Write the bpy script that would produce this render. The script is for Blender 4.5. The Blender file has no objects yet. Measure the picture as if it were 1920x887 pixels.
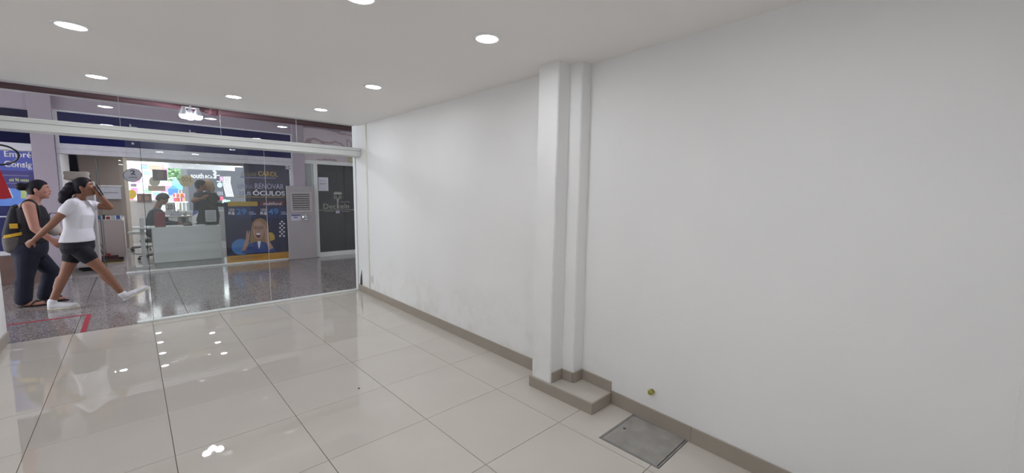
import bpy, bmesh, math, random
from mathutils import Vector, Matrix
random.seed(7)
S = bpy.context.scene
COL = S.collection

# ------------------------------------------------------------------ camera
FPX, YAW, PIT, ROLL, CAMH = 754.44, -0.756652, 0.097019, 0.009257, 1.42
_f = Vector((-math.sin(YAW)*math.cos(PIT), math.cos(YAW)*math.cos(PIT), -math.sin(PIT)))
_r0 = Vector((math.cos(YAW), math.sin(YAW), 0)); _u0 = _r0.cross(_f)
_r = _r0*math.cos(ROLL) + _u0*math.sin(ROLL)
_u = -_r0*math.sin(ROLL) + _u0*math.cos(ROLL)
cam = bpy.data.cameras.new('camera')
cam.sensor_width = 36.0; cam.sensor_fit = 'HORIZONTAL'; cam.lens = FPX/1920*36
cam.clip_start = 0.02; cam.clip_end = 200
camo = bpy.data.objects.new('camera', cam); COL.objects.link(camo)
M = Matrix(((_r.x, _u.x, -_f.x, 0), (_r.y, _u.y, -_f.y, 0), (_r.z, _u.z, -_f.z, CAMH), (0, 0, 0, 1)))
camo.matrix_world = M
S.camera = camo

# ------------------------------------------------------------------ world, exposure
w = bpy.data.worlds.new('overcast_sky'); S.world = w; w.use_nodes = True
bg = w.node_tree.nodes['Background']
bg.inputs[0].default_value = (0.92, 0.96, 1.0, 1); bg.inputs[1].default_value = 5.6
S.view_settings.view_transform = 'Standard'; S.view_settings.look = 'None'
S.view_settings.gamma = 1.0; S.view_settings.use_curve_mapping = False
S.view_settings.exposure = 0.0
LAMP = 87.5          # radiance of the room's downlight lenses
SHOPLAMP = 135.0      # radiance of the optician's downlights
FLOOD = 260.0        # bulbs of the spotlight cluster in the corridor
try:
    S.cycles.use_denoising = True
    S.cycles.max_bounces = 12; S.cycles.transparent_max_bounces = 16
    S.cycles.diffuse_bounces = 6; S.cycles.glossy_bounces = 6
    S.cycles.sample_clamp_indirect = 8.0
except Exception:
    pass

# ------------------------------------------------------------------ helpers
def ray(px, py):
    return _f + _r*((px-960)/FPX) + _u*((443.5-py)/FPX)
def at(px, py, Y):
    d = ray(px, py); t = Y/d.y
    return Vector((d.x*t, Y, CAMH + d.z*t))
def floor_at(px, py, z=0.0):
    d = ray(px, py); t = (z-CAMH)/d.z
    return Vector((d.x*t, d.y*t, z))
def lin(c):
    if isinstance(c, str):
        c = c.lstrip('#'); c = [int(c[i:i+2], 16)/255 for i in (0, 2, 4)]
    return tuple(x/12.92 if x <= .04045 else ((x+.055)/1.055)**2.4 for x in c)

MATS = {}
def mat(name, col, rough=.5, metal=0, noise=None, bump=None, spec=None, emit=None, coat=0, alpha=None, rand=0):
    """procedural Principled: noise=(scale, amount) varies the colour, bump=(scale, strength) gives relief"""
    if name in MATS: return MATS[name]
    m = bpy.data.materials.new(name); m.use_nodes = True; MATS[name] = m
    nt = m.node_tree; N = nt.nodes; L = nt.links
    b = N['Principled BSDF']; c = lin(col)
    b.inputs['Base Color'].default_value = (*c, 1)
    b.inputs['Roughness'].default_value = rough; b.inputs['Metallic'].default_value = metal
    if spec is not None: b.inputs['Specular IOR Level'].default_value = spec
    if coat: b.inputs['Coat Weight'].default_value = coat
    if emit:
        b.inputs['Emission Color'].default_value = (*c, 1); b.inputs['Emission Strength'].default_value = emit
    tc = N.new('ShaderNodeTexCoord')
    if noise is None: noise = (14, .06)
    nz = N.new('ShaderNodeTexNoise'); nz.inputs['Scale'].default_value = noise[0]; nz.inputs['Detail'].default_value = 4
    L.new(tc.outputs['Object'], nz.inputs['Vector'])
    mr = N.new('ShaderNodeMapRange'); mr.inputs[1].default_value = .3; mr.inputs[2].default_value = .7
    mr.inputs[3].default_value = 1-noise[1]; mr.inputs[4].default_value = 1+noise[1]
    L.new(nz.outputs[0], mr.inputs[0])
    vm = N.new('ShaderNodeVectorMath'); vm.operation = 'SCALE'; vm.inputs[0].default_value = c
    src = mr.outputs[0]
    if rand:
        oi = N.new('ShaderNodeObjectInfo'); m2 = N.new('ShaderNodeMapRange')
        m2.inputs[3].default_value = 1-rand; m2.inputs[4].default_value = 1+rand
        L.new(oi.outputs['Random'], m2.inputs[0])
        mm = N.new('ShaderNodeMath'); mm.operation = 'MULTIPLY'; L.new(src, mm.inputs[0]); L.new(m2.outputs[0], mm.inputs[1]); src = mm.outputs[0]
    L.new(src, vm.inputs['Scale']); L.new(vm.outputs[0], b.inputs['Base Color'])
    if bump:
        n2 = N.new('ShaderNodeTexNoise'); n2.inputs['Scale'].default_value = bump[0]; n2.inputs['Detail'].default_value = 5
        L.new(tc.outputs['Object'], n2.inputs['Vector'])
        bp = N.new('ShaderNodeBump'); bp.inputs['Strength'].default_value = bump[1]; bp.inputs['Distance'].default_value = .01
        L.new(n2.outputs[0], bp.inputs['Height']); L.new(bp.outputs[0], b.inputs['Normal'])
    if alpha is not None: b.inputs['Alpha'].default_value = alpha
    return m

def emit_mat(name, col, strength):
    if name in MATS: return MATS[name]
    m = bpy.data.materials.new(name); m.use_nodes = True; MATS[name] = m
    nt = m.node_tree; nt.nodes.clear()
    o = nt.nodes.new('ShaderNodeOutputMaterial'); e = nt.nodes.new('ShaderNodeEmission')
    e.inputs[0].default_value = (*lin(col), 1); e.inputs[1].default_value = strength
    nt.links.new(e.outputs[0], o.inputs[0]); return m

def glass_mat(name, tint, refl=1.0):
    if name in MATS: return MATS[name]
    m = bpy.data.materials.new(name); m.use_nodes = True; MATS[name] = m
    nt = m.node_tree; N = nt.nodes; L = nt.links; N.clear()
    o = N.new('ShaderNodeOutputMaterial'); mx = N.new('ShaderNodeMixShader')
    t = N.new('ShaderNodeBsdfTransparent'); t.inputs[0].default_value = (*tint, 1)
    g = N.new('ShaderNodeBsdfGlossy'); g.inputs['Roughness'].default_value = 0.0; g.inputs[0].default_value = (1, 1, 1, 1)
    lw = N.new('ShaderNodeLayerWeight'); lw.inputs[0].default_value = .5
    p = N.new('ShaderNodeMath'); p.operation = 'POWER'; p.inputs[1].default_value = 5
    a = N.new('ShaderNodeMath'); a.operation = 'MULTIPLY_ADD'; a.inputs[1].default_value = .96*refl; a.inputs[2].default_value = .04*refl
    L.new(lw.outputs['Facing'], p.inputs[0]); L.new(p.outputs[0], a.inputs[0])
    L.new(a.outputs[0], mx.inputs[0]); L.new(t.outputs[0], mx.inputs[1]); L.new(g.outputs[0], mx.inputs[2])
    L.new(mx.outputs[0], o.inputs[0]); return m

class MB:
    """collects shapes for ONE mesh object"""
    def __init__(self): self.bm = bmesh.new()
    def box(self, x0, x1, y0, y1, z0, z1, bev=0, R=None):
        t = bmesh.new()
        vs = [t.verts.new((x, y, z)) for z in (z0, z1) for y in (y0, y1) for x in (x0, x1)]
        for q in ((0,2,3,1),(4,5,7,6),(0,1,5,4),(2,6,7,3),(0,4,6,2),(1,3,7,5)): t.faces.new([vs[i] for i in q])
        bmesh.ops.recalc_face_normals(t, faces=t.faces)
        if bev: bmesh.ops.bevel(t, geom=t.edges[:], offset=bev, segments=2, affect='EDGES', profile=.5)
        if R is not None: bmesh.ops.transform(t, matrix=R, verts=t.verts)
        return self._add(t)
    def _add(self, t):
        me = bpy.data.meshes.new('tmp'); t.to_mesh(me); t.free(); self.bm.from_mesh(me); bpy.data.meshes.remove(me); return self
    def prism(self, pts, z0, z1, axis='z', bev=0):
        """extrude a polygon: axis z pts are (x,y); axis y pts are (x,z); axis x pts are (y,z)"""
        t = bmesh.new()
        def P(a, b, c): return (a, b, c) if axis == 'z' else ((a, c, b) if axis == 'y' else (c, a, b))
        lo = [t.verts.new(P(a, b, z0)) for a, b in pts]; hi = [t.verts.new(P(a, b, z1)) for a, b in pts]
        n = len(pts); t.faces.new(lo); t.faces.new(hi)
        for i in range(n): t.faces.new((lo[i], lo[(i+1) % n], hi[(i+1) % n], hi[i]))
        bmesh.ops.recalc_face_normals(t, faces=t.faces)
        if bev: bmesh.ops.bevel(t, geom=t.edges[:], offset=bev, segments=1, affect='EDGES')
        return self._add(t)
    def tube(self, path, r, seg=10, closed=False):
        path = [Vector(p) for p in path]; n = len(path)
        rs = r if isinstance(r, (list, tuple)) else [r]*n
        t = bmesh.new(); rings = []; prev = None
        for i, p in enumerate(path):
            if closed: d = path[(i+1) % n]-path[i-1]
            else: d = path[min(i+1, n-1)]-path[max(i-1, 0)]
            d.normalize()
            a = prev - d*prev.dot(d) if prev is not None else d.orthogonal()
            a.normalize(); prev = a; b = d.cross(a)
            rings.append([t.verts.new(p+(a*math.cos(2*math.pi*k/seg)+b*math.sin(2*math.pi*k/seg))*rs[i]) for k in range(seg)])
        m = n if closed else n-1
        for i in range(m):
            A, B = rings[i], rings[(i+1) % n]
            for k in range(seg): t.faces.new((A[k], A[(k+1) % seg], B[(k+1) % seg], B[k]))
        if not closed: t.faces.new(rings[0]); t.faces.new(rings[-1])
        bmesh.ops.recalc_face_normals(t, faces=t.faces)
        return self._add(t)
    def lathe(self, prof, loc=(0, 0, 0), seg=24, R=None):
        """profile of (r, z) turned about z at loc"""
        t = bmesh.new(); rings = []
        for r, z in prof:
            if r < 1e-6: rings.append([t.verts.new((0, 0, z))])
            else: rings.append([t.verts.new((r*math.cos(2*math.pi*k/seg), r*math.sin(2*math.pi*k/seg), z)) for k in range(seg)])
        for A, B in zip(rings, rings[1:]):
            for k in range(seg):
                a, b = A[k % len(A)], A[(k+1) % len(A)]; c, d = B[(k+1) % len(B)], B[k % len(B)]
                f = [v for i, v in enumerate((a, b, c, d)) if v not in (a, b, c, d)[:i]]
                if len(f) > 2: t.faces.new(f)
        for rg in (rings[0], rings[-1]):
            if len(rg) > 2 and prof[0][0] != prof[-1][0] or len(rg) > 2 and prof[0] != prof[-1]: t.faces.new(rg)
        bmesh.ops.recalc_face_normals(t, faces=t.faces)
        if R is not None: bmesh.ops.transform(t, matrix=R, verts=t.verts)
        bmesh.ops.translate(t, vec=loc, verts=t.verts)
        return self._add(t)
    def cap(self, p0, r0, p1, r1, seg=14, flat=None):
        """tapered capsule; flat=(axis vector, factor) squashes it along an axis"""
        p0, p1 = Vector(p0), Vector(p1); d = p1-p0; Ln = d.length
        if Ln < 1e-6: d = Vector((0, 0, 1))
        d.normalize(); a = d.orthogonal().normalized(); b = d.cross(a)
        prof = [(p0-d*r0*math.cos(t), r0*math.sin(t)) for t in (0.02, .5, 1.0, 1.57)] + [(p1+d*r1*math.sin(t), r1*math.cos(t)) for t in (0, .57, 1.07, 1.55)]
        t = bmesh.new(); rings = []
        for c, r in prof:
            rings.append([t.verts.new(c+(a*math.cos(2*math.pi*k/seg)+b*math.sin(2*math.pi*k/seg))*r) for k in range(seg)])
        for A, B in zip(rings, rings[1:]):
            for k in range(seg): t.faces.new((A[k], A[(k+1) % seg], B[(k+1) % seg], B[k]))
        t.faces.new(rings[0]); t.faces.new(rings[-1])
        if flat:
            ax = Vector(flat[0]).normalized(); mid = (p0+p1)/2
            for v in t.verts:
                q = v.co-mid; v.co = mid + q - ax*(q.dot(ax)*(1-flat[1]))
        bmesh.ops.recalc_face_normals(t, faces=t.faces)
        return self._add(t)
    def ell(self, c, rad, axes=None, seg=18):
        """ellipsoid with radii along axes (three vectors)"""
        t = bmesh.new(); bmesh.ops.create_uvsphere(t, u_segments=seg, v_segments=seg//2+1, radius=1)
        X, Y, Z = axes or (Vector((1,0,0)), Vector((0,1,0)), Vector((0,0,1)))
        for v in t.verts: v.co = Vector(c)+X*v.co.x*rad[0]+Y*v.co.y*rad[1]+Z*v.co.z*rad[2]
        bmesh.ops.recalc_face_normals(t, faces=t.faces)
        return self._add(t)
    def mesh(self, name):
        me = bpy.data.meshes.new(name); self.bm.to_mesh(me); self.bm.free(); return me
    def build(self, name, m, parent=None, smooth=False, **tags):
        me = self.mesh(name); me.materials.append(m)
        if smooth:
            for p in me.polygons: p.use_smooth = True
        return link(name, me, parent, **tags)
    def blob(self, name, m, parent=None, voxel=.008, smooth=3, **tags):
        """fuse the collected shapes into one continuous smooth surface"""
        me = self.mesh(name); me.materials.append(m)
        o = bpy.data.objects.new('tmp_blob', me); COL.objects.link(o)
        md = o.modifiers.new('r', 'REMESH'); md.mode = 'VOXEL'; md.voxel_size = voxel; md.use_smooth_shade = True
        sm = o.modifiers.new('s', 'SMOOTH'); sm.factor = .5; sm.iterations = smooth
        dg = bpy.context.evaluated_depsgraph_get(); dg.update()
        m2 = bpy.data.meshes.new_from_object(o.evaluated_get(dg))
        bpy.data.objects.remove(o); bpy.data.meshes.remove(me)
        m2.name = name
        if not m2.materials: m2.materials.append(m)
        for p in m2.polygons: p.use_smooth = True
        return link(name, m2, parent, **tags)

def tag(o, label=None, cat=None, group=None, kind=None):
    if label: o['label'] = label
    if cat: o['category'] = cat
    if group: o['group'] = group
    if kind: o['kind'] = kind
    return o
def link(name, data, parent=None, **tags):
    o = bpy.data.objects.new(name, data); COL.objects.link(o)
    if parent is not None:
        o.parent = parent; o.matrix_parent_inverse = Matrix.Translation(-abs_loc(parent))
    return tag(o, **tags)
def abs_loc(o):
    v = Vector(o.location)
    if o.parent is not None and o.parent.type == 'EMPTY': pass
    return v
def thing(name, label, cat, loc, group=None, kind=None):
    o = bpy.data.objects.new(name, None); o.empty_display_size = .1
    o.location = loc; COL.objects.link(o)
    return tag(o, label, cat, group, kind)
def struct(name, mb, m, parent=None, label=None, smooth=False):
    return mb.build(name, m, parent, smooth=smooth, kind='structure', label=label)
def clone(root, loc, **tags):
    r = root.copy(); COL.objects.link(r); r.location = loc; tag(r, **tags)
    for ch in list(root.children):
        c = ch.copy(); COL.objects.link(c); c.parent = r
        for g in list(ch.children):
            d = g.copy(); COL.objects.link(d); d.parent = c
    return r

def text_mesh(body, x0, x1, z0, z1, Y, m, parent=None, name='lettering', bold=0.0, mirror=False, depth=.0006, **tags):
    """flat lettering facing -y, fitted to a rectangle"""
    cu = bpy.data.curves.new('t', 'FONT'); cu.body = body; cu.size = 1; cu.offset = bold; cu.resolution_u = 3
    o = bpy.data.objects.new('t', cu); COL.objects.link(o)
    dg = bpy.context.evaluated_depsgraph_get(); dg.update()
    me = bpy.data.meshes.new_from_object(o.evaluated_get(dg)); bpy.data.objects.remove(o)
    xs = [v.co.x for v in me.vertices]; ys = [v.co.y for v in me.vertices]
    a, b, c, d = min(xs), max(xs), min(ys), max(ys)
    for v in me.vertices:
        fx = (v.co.x-a)/(b-a); fz = (v.co.y-c)/(d-c)
        if mirror: fx = 1-fx
        v.co = (x0+fx*(x1-x0), Y, z0+fz*(z1-z0))
    bm = bmesh.new(); bm.from_mesh(me)
    r = bmesh.ops.extrude_face_region(bm, geom=bm.faces[:])
    bmesh.ops.translate(bm, vec=(0, depth, 0), verts=[v for v in r['geom'] if isinstance(v, bmesh.types.BMVert)])
    bmesh.ops.recalc_face_normals(bm, faces=bm.faces)
    bm.to_mesh(me); bm.free()
    me.name = name; me.materials.clear(); me.materials.append(m)
    return link(name, me, parent, **tags)
def text_px(body, box, Y, m, parent=None, **k):
    x0, y0, x1, y1 = box; xc, yc = (x0+x1)/2, (y0+y1)/2
    return text_mesh(body, at(x0, yc, Y).x, at(x1, yc, Y).x, at(xc, y1, Y).z, at(xc, y0, Y).z, Y, m, parent, **k)
def rect_px(mb, box, Y, th=.002, bev=0):
    x0, y0, x1, y1 = box; xc, yc = (x0+x1)/2, (y0+y1)/2
    return mb.box(at(x0, yc, Y).x, at(x1, yc, Y).x, Y, Y+th, at(xc, y1, Y).z, at(xc, y0, Y).z, bev)
def poly_px(mb, pts, Y, th=.001):
    q = [at(x, y, Y) for x, y in pts]
    return mb.prism([(v.x, v.z) for v in q], Y, Y+th, axis='y')
def ell_px(mb, cx, cy, rx, ry, Y, th=.001, n=28):
    return poly_px(mb, [(cx+rx*math.cos(2*math.pi*k/n), cy+ry*math.sin(2*math.pi*k/n)) for k in range(n)], Y, th)

# ------------------------------------------------------------------ materials of the room
def wall_mat(name, col, stains=True):
    m = mat(name, col, .62, noise=(1.3, .02), bump=(26, .10), spec=.3)
    if stains and 'stain' not in m:
        m['stain'] = 1
        nt = m.node_tree; N = nt.nodes; L = nt.links; b = N['Principled BSDF']
        base = b.inputs['Base Color'].links[0].from_socket
        geo = N.new('ShaderNodeNewGeometry'); sx = N.new('ShaderNodeSeparateXYZ'); L.new(geo.outputs['Position'], sx.inputs[0])
        hz = N.new('ShaderNodeMapRange'); hz.inputs[1].default_value = .12; hz.inputs[2].default_value = .62; hz.inputs[3].default_value = 1; hz.inputs[4].default_value = 0
        L.new(sx.outputs['Z'], hz.inputs[0])
        n = N.new('ShaderNodeTexNoise'); n.inputs['Scale'].default_value = 3.2; n.inputs['Detail'].default_value = 9; n.inputs['Roughness'].default_value = .68
        L.new(geo.outputs['Position'], n.inputs['Vector'])
        r = N.new('ShaderNodeMapRange'); r.inputs[1].default_value = .47; r.inputs[2].default_value = .72; r.inputs[3].default_value = 0; r.inputs[4].default_value = .32
        L.new(n.outputs[0], r.inputs[0])
        yr = N.new('ShaderNodeMapRange'); yr.inputs[1].default_value = 1.15; yr.inputs[2].default_value = 1.9; L.new(sx.outputs['Y'], yr.inputs[0])
        k = N.new('ShaderNodeMath'); k.operation = 'MULTIPLY'; L.new(hz.outputs[0], k.inputs[0]); L.new(r.outputs[0], k.inputs[1])
        k2 = N.new('ShaderNodeMath'); k2.operation = 'MULTIPLY'; L.new(k.outputs[0], k2.inputs[0]); L.new(yr.outputs[0], k2.inputs[1])
        mx = N.new('ShaderNodeMix'); mx.data_type = 'RGBA'; L.new(k2.outputs[0], mx.inputs[0]); L.new(base, mx.inputs[6])
        mx.inputs[7].default_value = (*lin('#b5a878'), 1); L.new(mx.outputs[2], b.inputs['Base Color'])
    return m
WALL = wall_mat('white_plaster', '#f0f0ef')
CEIL = mat('ceiling_paint', '#f0eeec', .7, noise=(.8, .015), bump=(18, .05), spec=.2)
TILE = mat('polished_porcelain', '#ccc6bc', .010, noise=(2.2, .03), rand=.012, spec=.8)
GROUT = mat('grout', '#8d877d', .9)
SKIRT = mat('taupe_porcelain', '#a39a8e', .35, noise=(5, .03))
STEPTOP = mat('step_porcelain', '#c4beb4', .12, noise=(3, .03))
ALU = mat('white_aluminium', '#e6e9e7', .38, noise=(6, .01))
ALUG = mat('grey_aluminium', '#a9abab', .4, metal=.4)
WHITE = mat('white_gloss_plastic', '#eeeeee', .35)
BLACK = mat('black_plastic', '#17171a', .45)
CHROME = mat('chrome', '#cfd2d6', .15, metal=1)
GLASS = glass_mat('shopfront_glass', (.965, .978, .972), .65)
GLASS2 = glass_mat('clear_glass', (.965, .975, .97), .8)
EDGE = mat('dark_glass_edge', '#2d3638', .2)
LENS = emit_mat('downlight_lens', '#f6f8ff', LAMP)

# ------------------------------------------------------------------ room shell
def farx(y): return 2.269+.0275*y
def nearx(y): return 2.375+.0756*(y-1.74)
def ceilz(y): return 2.31+.0185*y
YB, YG, XL = -.24, 5.955, -.94

def clip(poly, a, b, c):
    """keep a*x+b*y<=c"""
    out = []
    for i, p in enumerate(poly):
        q = poly[(i+1) % len(poly)]; dp = a*p[0]+b*p[1]-c; dq = a*q[0]+b*q[1]-c
        if dp <= 0: out.append(p)
        if dp*dq < 0:
            t = dp/(dp-dq); out.append((p[0]+t*(q[0]-p[0]), p[1]+t*(q[1]-p[1])))
    return out

fl = struct('floor', MB().prism([(XL, YB), (nearx(YB), YB), (2.375, 1.74), (2.32, 1.86), (farx(5.93), 5.93), (XL, 5.93)], -.06, -.0085), GROUT)
TX, TY, T, GAP = 1.2924, 2.1554, .60047, .0016
HX0, HX1, HY0, HY1 = 1.945, 2.322, .915, 1.285          # the inspection hatch
full = None
for i in range(-4, 2):
    for j in range(-4, 7):
        x0, y0 = TX+i*T+GAP, TY+j*T+GAP; x1, y1 = x0+T-2*GAP, y0+T-2*GAP
        p = [(x0, y0), (x1, y0), (x1, y1), (x0, y1)]
        q = clip(p, -1, 0, -XL-.011); q = clip(q, 0, -1, -YB-.002); q = clip(q, 0, 1, 5.928)
        if not q: continue
        if y0 > 1.8: q = clip(q, 1, -.0275, 2.269-.003)
        else:
            q = clip(q, 1, -.0756, 2.375-.0756*1.74-.003)
        if len(q) < 3: continue
        ys = [v[1] for v in q]; xs = [v[0] for v in q]
        if max(xs)-min(xs) < .004 or max(ys)-min(ys) < .004: continue
        if i == 1 and j == -2:   # L-shaped round the hatch
            q = [(x0, y0), (HX0-.004, y0), (HX0-.004, HY1+.004), (nearx(HY1)-.003, HY1+.004), (nearx(y1)-.003, y1), (x0, y1)]
        if i == 1 and j == -3:
            q = [(x0, y0), (nearx(y0)-.003, y0), (nearx(HY0)-.003, HY0-.004), (HX0-.004, HY0-.004), (HX0-.004, y1), (x0, y1)]
        if len(q) == 4 and abs(max(xs)-min(xs)-(x1-x0)) < 1e-5 and abs(max(ys)-min(ys)-(y1-y0)) < 1e-5:
            if full is None:
                full = MB().prism([(0, 0), (T-2*GAP, 0), (T-2*GAP, T-2*GAP), (0, T-2*GAP)], -.0085, 0, bev=.0006).mesh('tile'); full.materials.append(TILE)
            o = link('tile', full, fl); o.location = (x0, y0, random.uniform(-.0003, .0003))
        else:
            MB().prism(q, -.0085, random.uniform(-.0003, .0002)).build('tile', TILE, fl)

ce = struct('ceiling', MB().prism([(YB-.1, ceilz(YB-.1)), (5.80, ceilz(5.80)), (5.80, 2.56), (YB-.1, 2.56)], XL-.1, 2.6, axis='x'), CEIL)
struct('wall_right', MB().prism([(2.75, YB-.1), (nearx(YB-.1), YB-.1), (nearx(YB), YB), (2.375, 1.74), (2.32, 1.80), (farx(1.9), 1.9), (farx(6.05), 6.05), (2.75, 6.05)], -.06, 2.45), WALL)
struct('wall_left', MB().box(XL-.2, XL, YB-.1, 6.03, -.06, 2.45), WALL)
struct('wall_back', MB().box(XL-.2, 2.75, YB-.2, YB, -.06, 2.45), WALL)

def pillar(name, prof0, prof1, z0, z1):
    """column whose outline changes from foot to head, edges softened"""
    mb = MB(); t = bmesh.new(); rings = []
    n = 9
    for k in range(n):
        f = k/(n-1); jit = [(random.uniform(-.0025, .0025), random.uniform(-.0025, .0025)) for _ in prof0]
        if k in (0, n-1): jit = [(0, 0)]*len(prof0)
        rings.append([t.verts.new((a[0]+(b[0]-a[0])*f+jt[0], a[1]+(b[1]-a[1])*f+jt[1], z0+(z1-z0)*f)) for a, b, jt in zip(prof0, prof1, jit)])
    for A, B in zip(rings, rings[1:]):
        for k in range(len(A)): t.faces.new((A[k], A[(k+1) % len(A)], B[(k+1) % len(A)], B[k]))
    t.faces.new(rings[0]); t.faces.new(rings[-1]); bmesh.ops.recalc_face_normals(t, faces=t.faces)
    es = [e for e in t.edges if abs(e.verts[0].co.z-e.verts[1].co.z) > .05]
    bmesh.ops.bevel(t, geom=es, offset=.005, segments=2, affect='EDGES')
    mb._add(t); return struct(name, mb, WALL, smooth=False)
SH = .077
pillar('pillar', [(2.136, 1.847), (2.42, 1.847), (2.42, 2.030), (2.136, 2.030)], [(2.158, 1.835), (2.42, 1.835), (2.42, 2.022), (2.158, 2.022)], SH, 2.40)
pillar('pillar', [(2.268, 1.742), (2.42, 1.742), (2.42, 1.862), (2.268, 1.862)], [(2.277, 1.728), (2.42, 1.728), (2.42, 1.85), (2.277, 1.85)], SH, 2.40)
# plinth step under the pillars: taupe skirting sides, pale tile on top
ps = struct('plinth_step', MB().box(2.125, 2.37, 1.475, 2.025, 0, SH-.010), SKIRT)
MB().box(2.114, 2.125, 1.464, 2.037, 0.0005, SH-.001, .001).build('side_panel', SKIRT, ps)
MB().prism([(2.1255, 1.464), (nearx(1.464)-.002, 1.464), (nearx(1.475)-.002, 1.4745), (2.1255, 1.4745)], 0.0005, SH-.001).build('side_panel', SKIRT, ps)
MB().box(2.1255, 2.32, 2.0255, 2.037, 0.0005, SH-.001, .001).build('side_panel', SKIRT, ps)
MB().prism([(2.1255, 1.475), (nearx(1.475)-.002, 1.475), (2.37, 1.741), (2.30, 1.741), (2.30, 2.025), (2.1255, 2.025)], SH-.010, SH-.0004).build('tile', STEPTOP, ps)
SKM = SKIRT
def skirt(name, pts, z0, z1, th=.010, segs=None):
    b = struct(name, MB().prism(pts, z0, z1, bev=.0008), SKM); return b
# skirting boards, each length a piece
def board(name, x0, y0, x1, y1, z0, z1, th=.011, n=1, kindname=None):
    d = Vector((x1-x0, y1-y0)); L_ = d.length; d.normalize(); nrm = Vector((d.y, -d.x))
    root = None
    for k in range(n):
        a = Vector((x0, y0))+d*(L_*k/n+.0008); b = Vector((x0, y0))+d*(L_*(k+1)/n-.0008)
        mb = MB().prism([(a.x, a.y), (b.x, b.y), (b.x+nrm.x*th, b.y+nrm.y*th), (a.x+nrm.x*th, a.y+nrm.y*th)], z0, z1, bev=.0006)
        if root is None: root = struct(name, mb, SKM)
        else: mb.build('tile', SKM, root)
    return root
board('baseboard_right', farx(2.04)-.0005, 2.04, farx(5.94)-.0005, 5.94, .0005, .098, th=-.011, n=7)
board('baseboard_right', nearx(YB+.012)-.0005, YB+.012, nearx(1.462)-.0005, 1.462, .0005, .092, th=-.011, n=3)
board('baseboard_right', nearx(1.47)-.0005, 1.47, 2.3745, 1.741, SH+.0005, SH+.075, th=-.011)
board('trim_1', 2.148, 1.8465, 2.268, 1.8465, SH+.0005, SH+.075, th=.011)
board('trim_2', 2.2675, 1.7415, 2.2675, 1.835, SH+.0005, SH+.075, th=-.011)
board('trim_3', 2.268, 1.7415, 2.362, 1.7415, SH+.0005, SH+.075, th=.011)
board('baseboard_left', XL+.0005, YB+.012, XL+.0005, 6.03, .0005, .098, th=.011, n=10)
board('baseboard_back', XL+.012, YB+.0005, nearx(YB)-.012, YB+.0005, .0005, .092, th=-.011, n=5)
# slim plaster rib where the wall meets the shopfront, with its stained foot
struct('trim_4', MB().box(farx(5.52)-.016, farx(5.52)+.02, 5.505, 5.535, .098, ceilz(5.5), .004), wall_mat('rib_plaster', '#e9e9e1'))

# ------------------------------------------------------------------ shopfront
YT = 5.75            # upper glass and the face of the header box
win = struct('window_1', MB().box(XL+.002, farx(5.8)-.004, 5.735, YG+.03, 1.985, 2.098, .004), ALU, label='white aluminium header box over the shopfront glass')
MB().box(XL+.004, farx(5.8)-.006, 5.730, 5.7345, 2.052, 2.058).build('groove_line', ALUG, win)
MB().box(XL+.004, farx(5.8)-.006, 5.727, 5.7345, 2.080, 2.096, .002).build('bead', ALU, win)
MB().box(XL+.004, farx(5.8)-.006, 5.727, 5.7345, 1.987, 2.003, .002).build('bead', ALU, win)
MB().box(-.03, farx(5.95)-.004, 5.925, YG+.045, .0006, .020, .003).build('bottom_rail', ALU, win)
sx = [XL+.004, -.035, .80, 1.60, farx(5.76)-.006]
for a, b in zip(sx, sx[1:]):
    g = MB().box(a+.0015, b-.0015, YT, YT+.008, 2.0985, ceilz(YT)-.002).build('upper_pane', GLASS, win)
    if b < 2: MB().box(b-.0015, b+.0015, YT-.0005, YT+.0085, 2.0985, ceilz(YT)-.003).build('pane_seam', mat('silicone_seam', '#c9ccd2', .3), win)
for a, b, y in ((.105, 1.262, YG-.012), (1.265, farx(5.95)-.006, YG-.012)):
    g = MB().box(a, b, y, y+.008, .0205, 1.9845).build('lower_pane', GLASS, win)
MB().box(.1005, .1045, YG-.0125, YG-.0035, .0205, 1.9845).build('pane_edge', EDGE, win)
MB().box(1.2622, 1.2648, YG-.0125, YG-.0035, .0205, 1.9845).build('pane_seam', mat('silicone_seam', '#c9ccd2', .3), win)
dr = struct('door_1', MB().box(-.01, 1.09, YG+.014, YG+.022, .021, 1.984), GLASS, label='frameless glass sliding door parked behind the fixed panes')
MB().box(-.011, -.0101, YG+.014, YG+.022, .021, 1.984).build('door_edge', mat('green_glass_edge', '#7d8f8c', .2), dr)
p = at(249, 269, YG+.01)
MB().lathe([(0, 0), (.012, 0), (.012, .006), (0, .008)], (p.x, YG+.0135, p.z), 12, Matrix.Rotation(math.pi/2, 4, 'X')).build('door_fitting', CHROME, dr)
MB().box(farx(5.95)-.012, farx(5.95)-.004, YG-.02, YG+.03, .0205, 1.9845, .002).build('side_channel', ALU, win)
for px, py in ((356, 246), (354, 271), (244, 234)):
    p = at(px, py, YT-.004)
    if py == 271: continue
    MB().box(p.x-.006, p.x+.006, YT-.006, YT-.0004, 2.0985, 2.128, .001).box(p.x+.006, p.x+.05, YT-.006, YT-.0004, 2.0985, 2.106, .001).build('glass_clip', ALUG, win)
# the lintel over the shopfront and the shopfront wall on either side, seen from the corridor
struct('wall_front', MB().box(XL-5.5, 9, 5.8005, 6.03, 2.44, 3.1), mat('corridor_paint', '#cfcbcd', .7, noise=(1.2, .03)))
struct('wall_front', MB().box(XL-5.5, XL-.2005, 5.8005, 6.03, -.06, 2.44), MATS['corridor_paint'])
struct('wall_front', MB().box(2.7505, 9, 5.8005, 6.03, -.06, 2.44), MATS['corridor_paint'])

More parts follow.
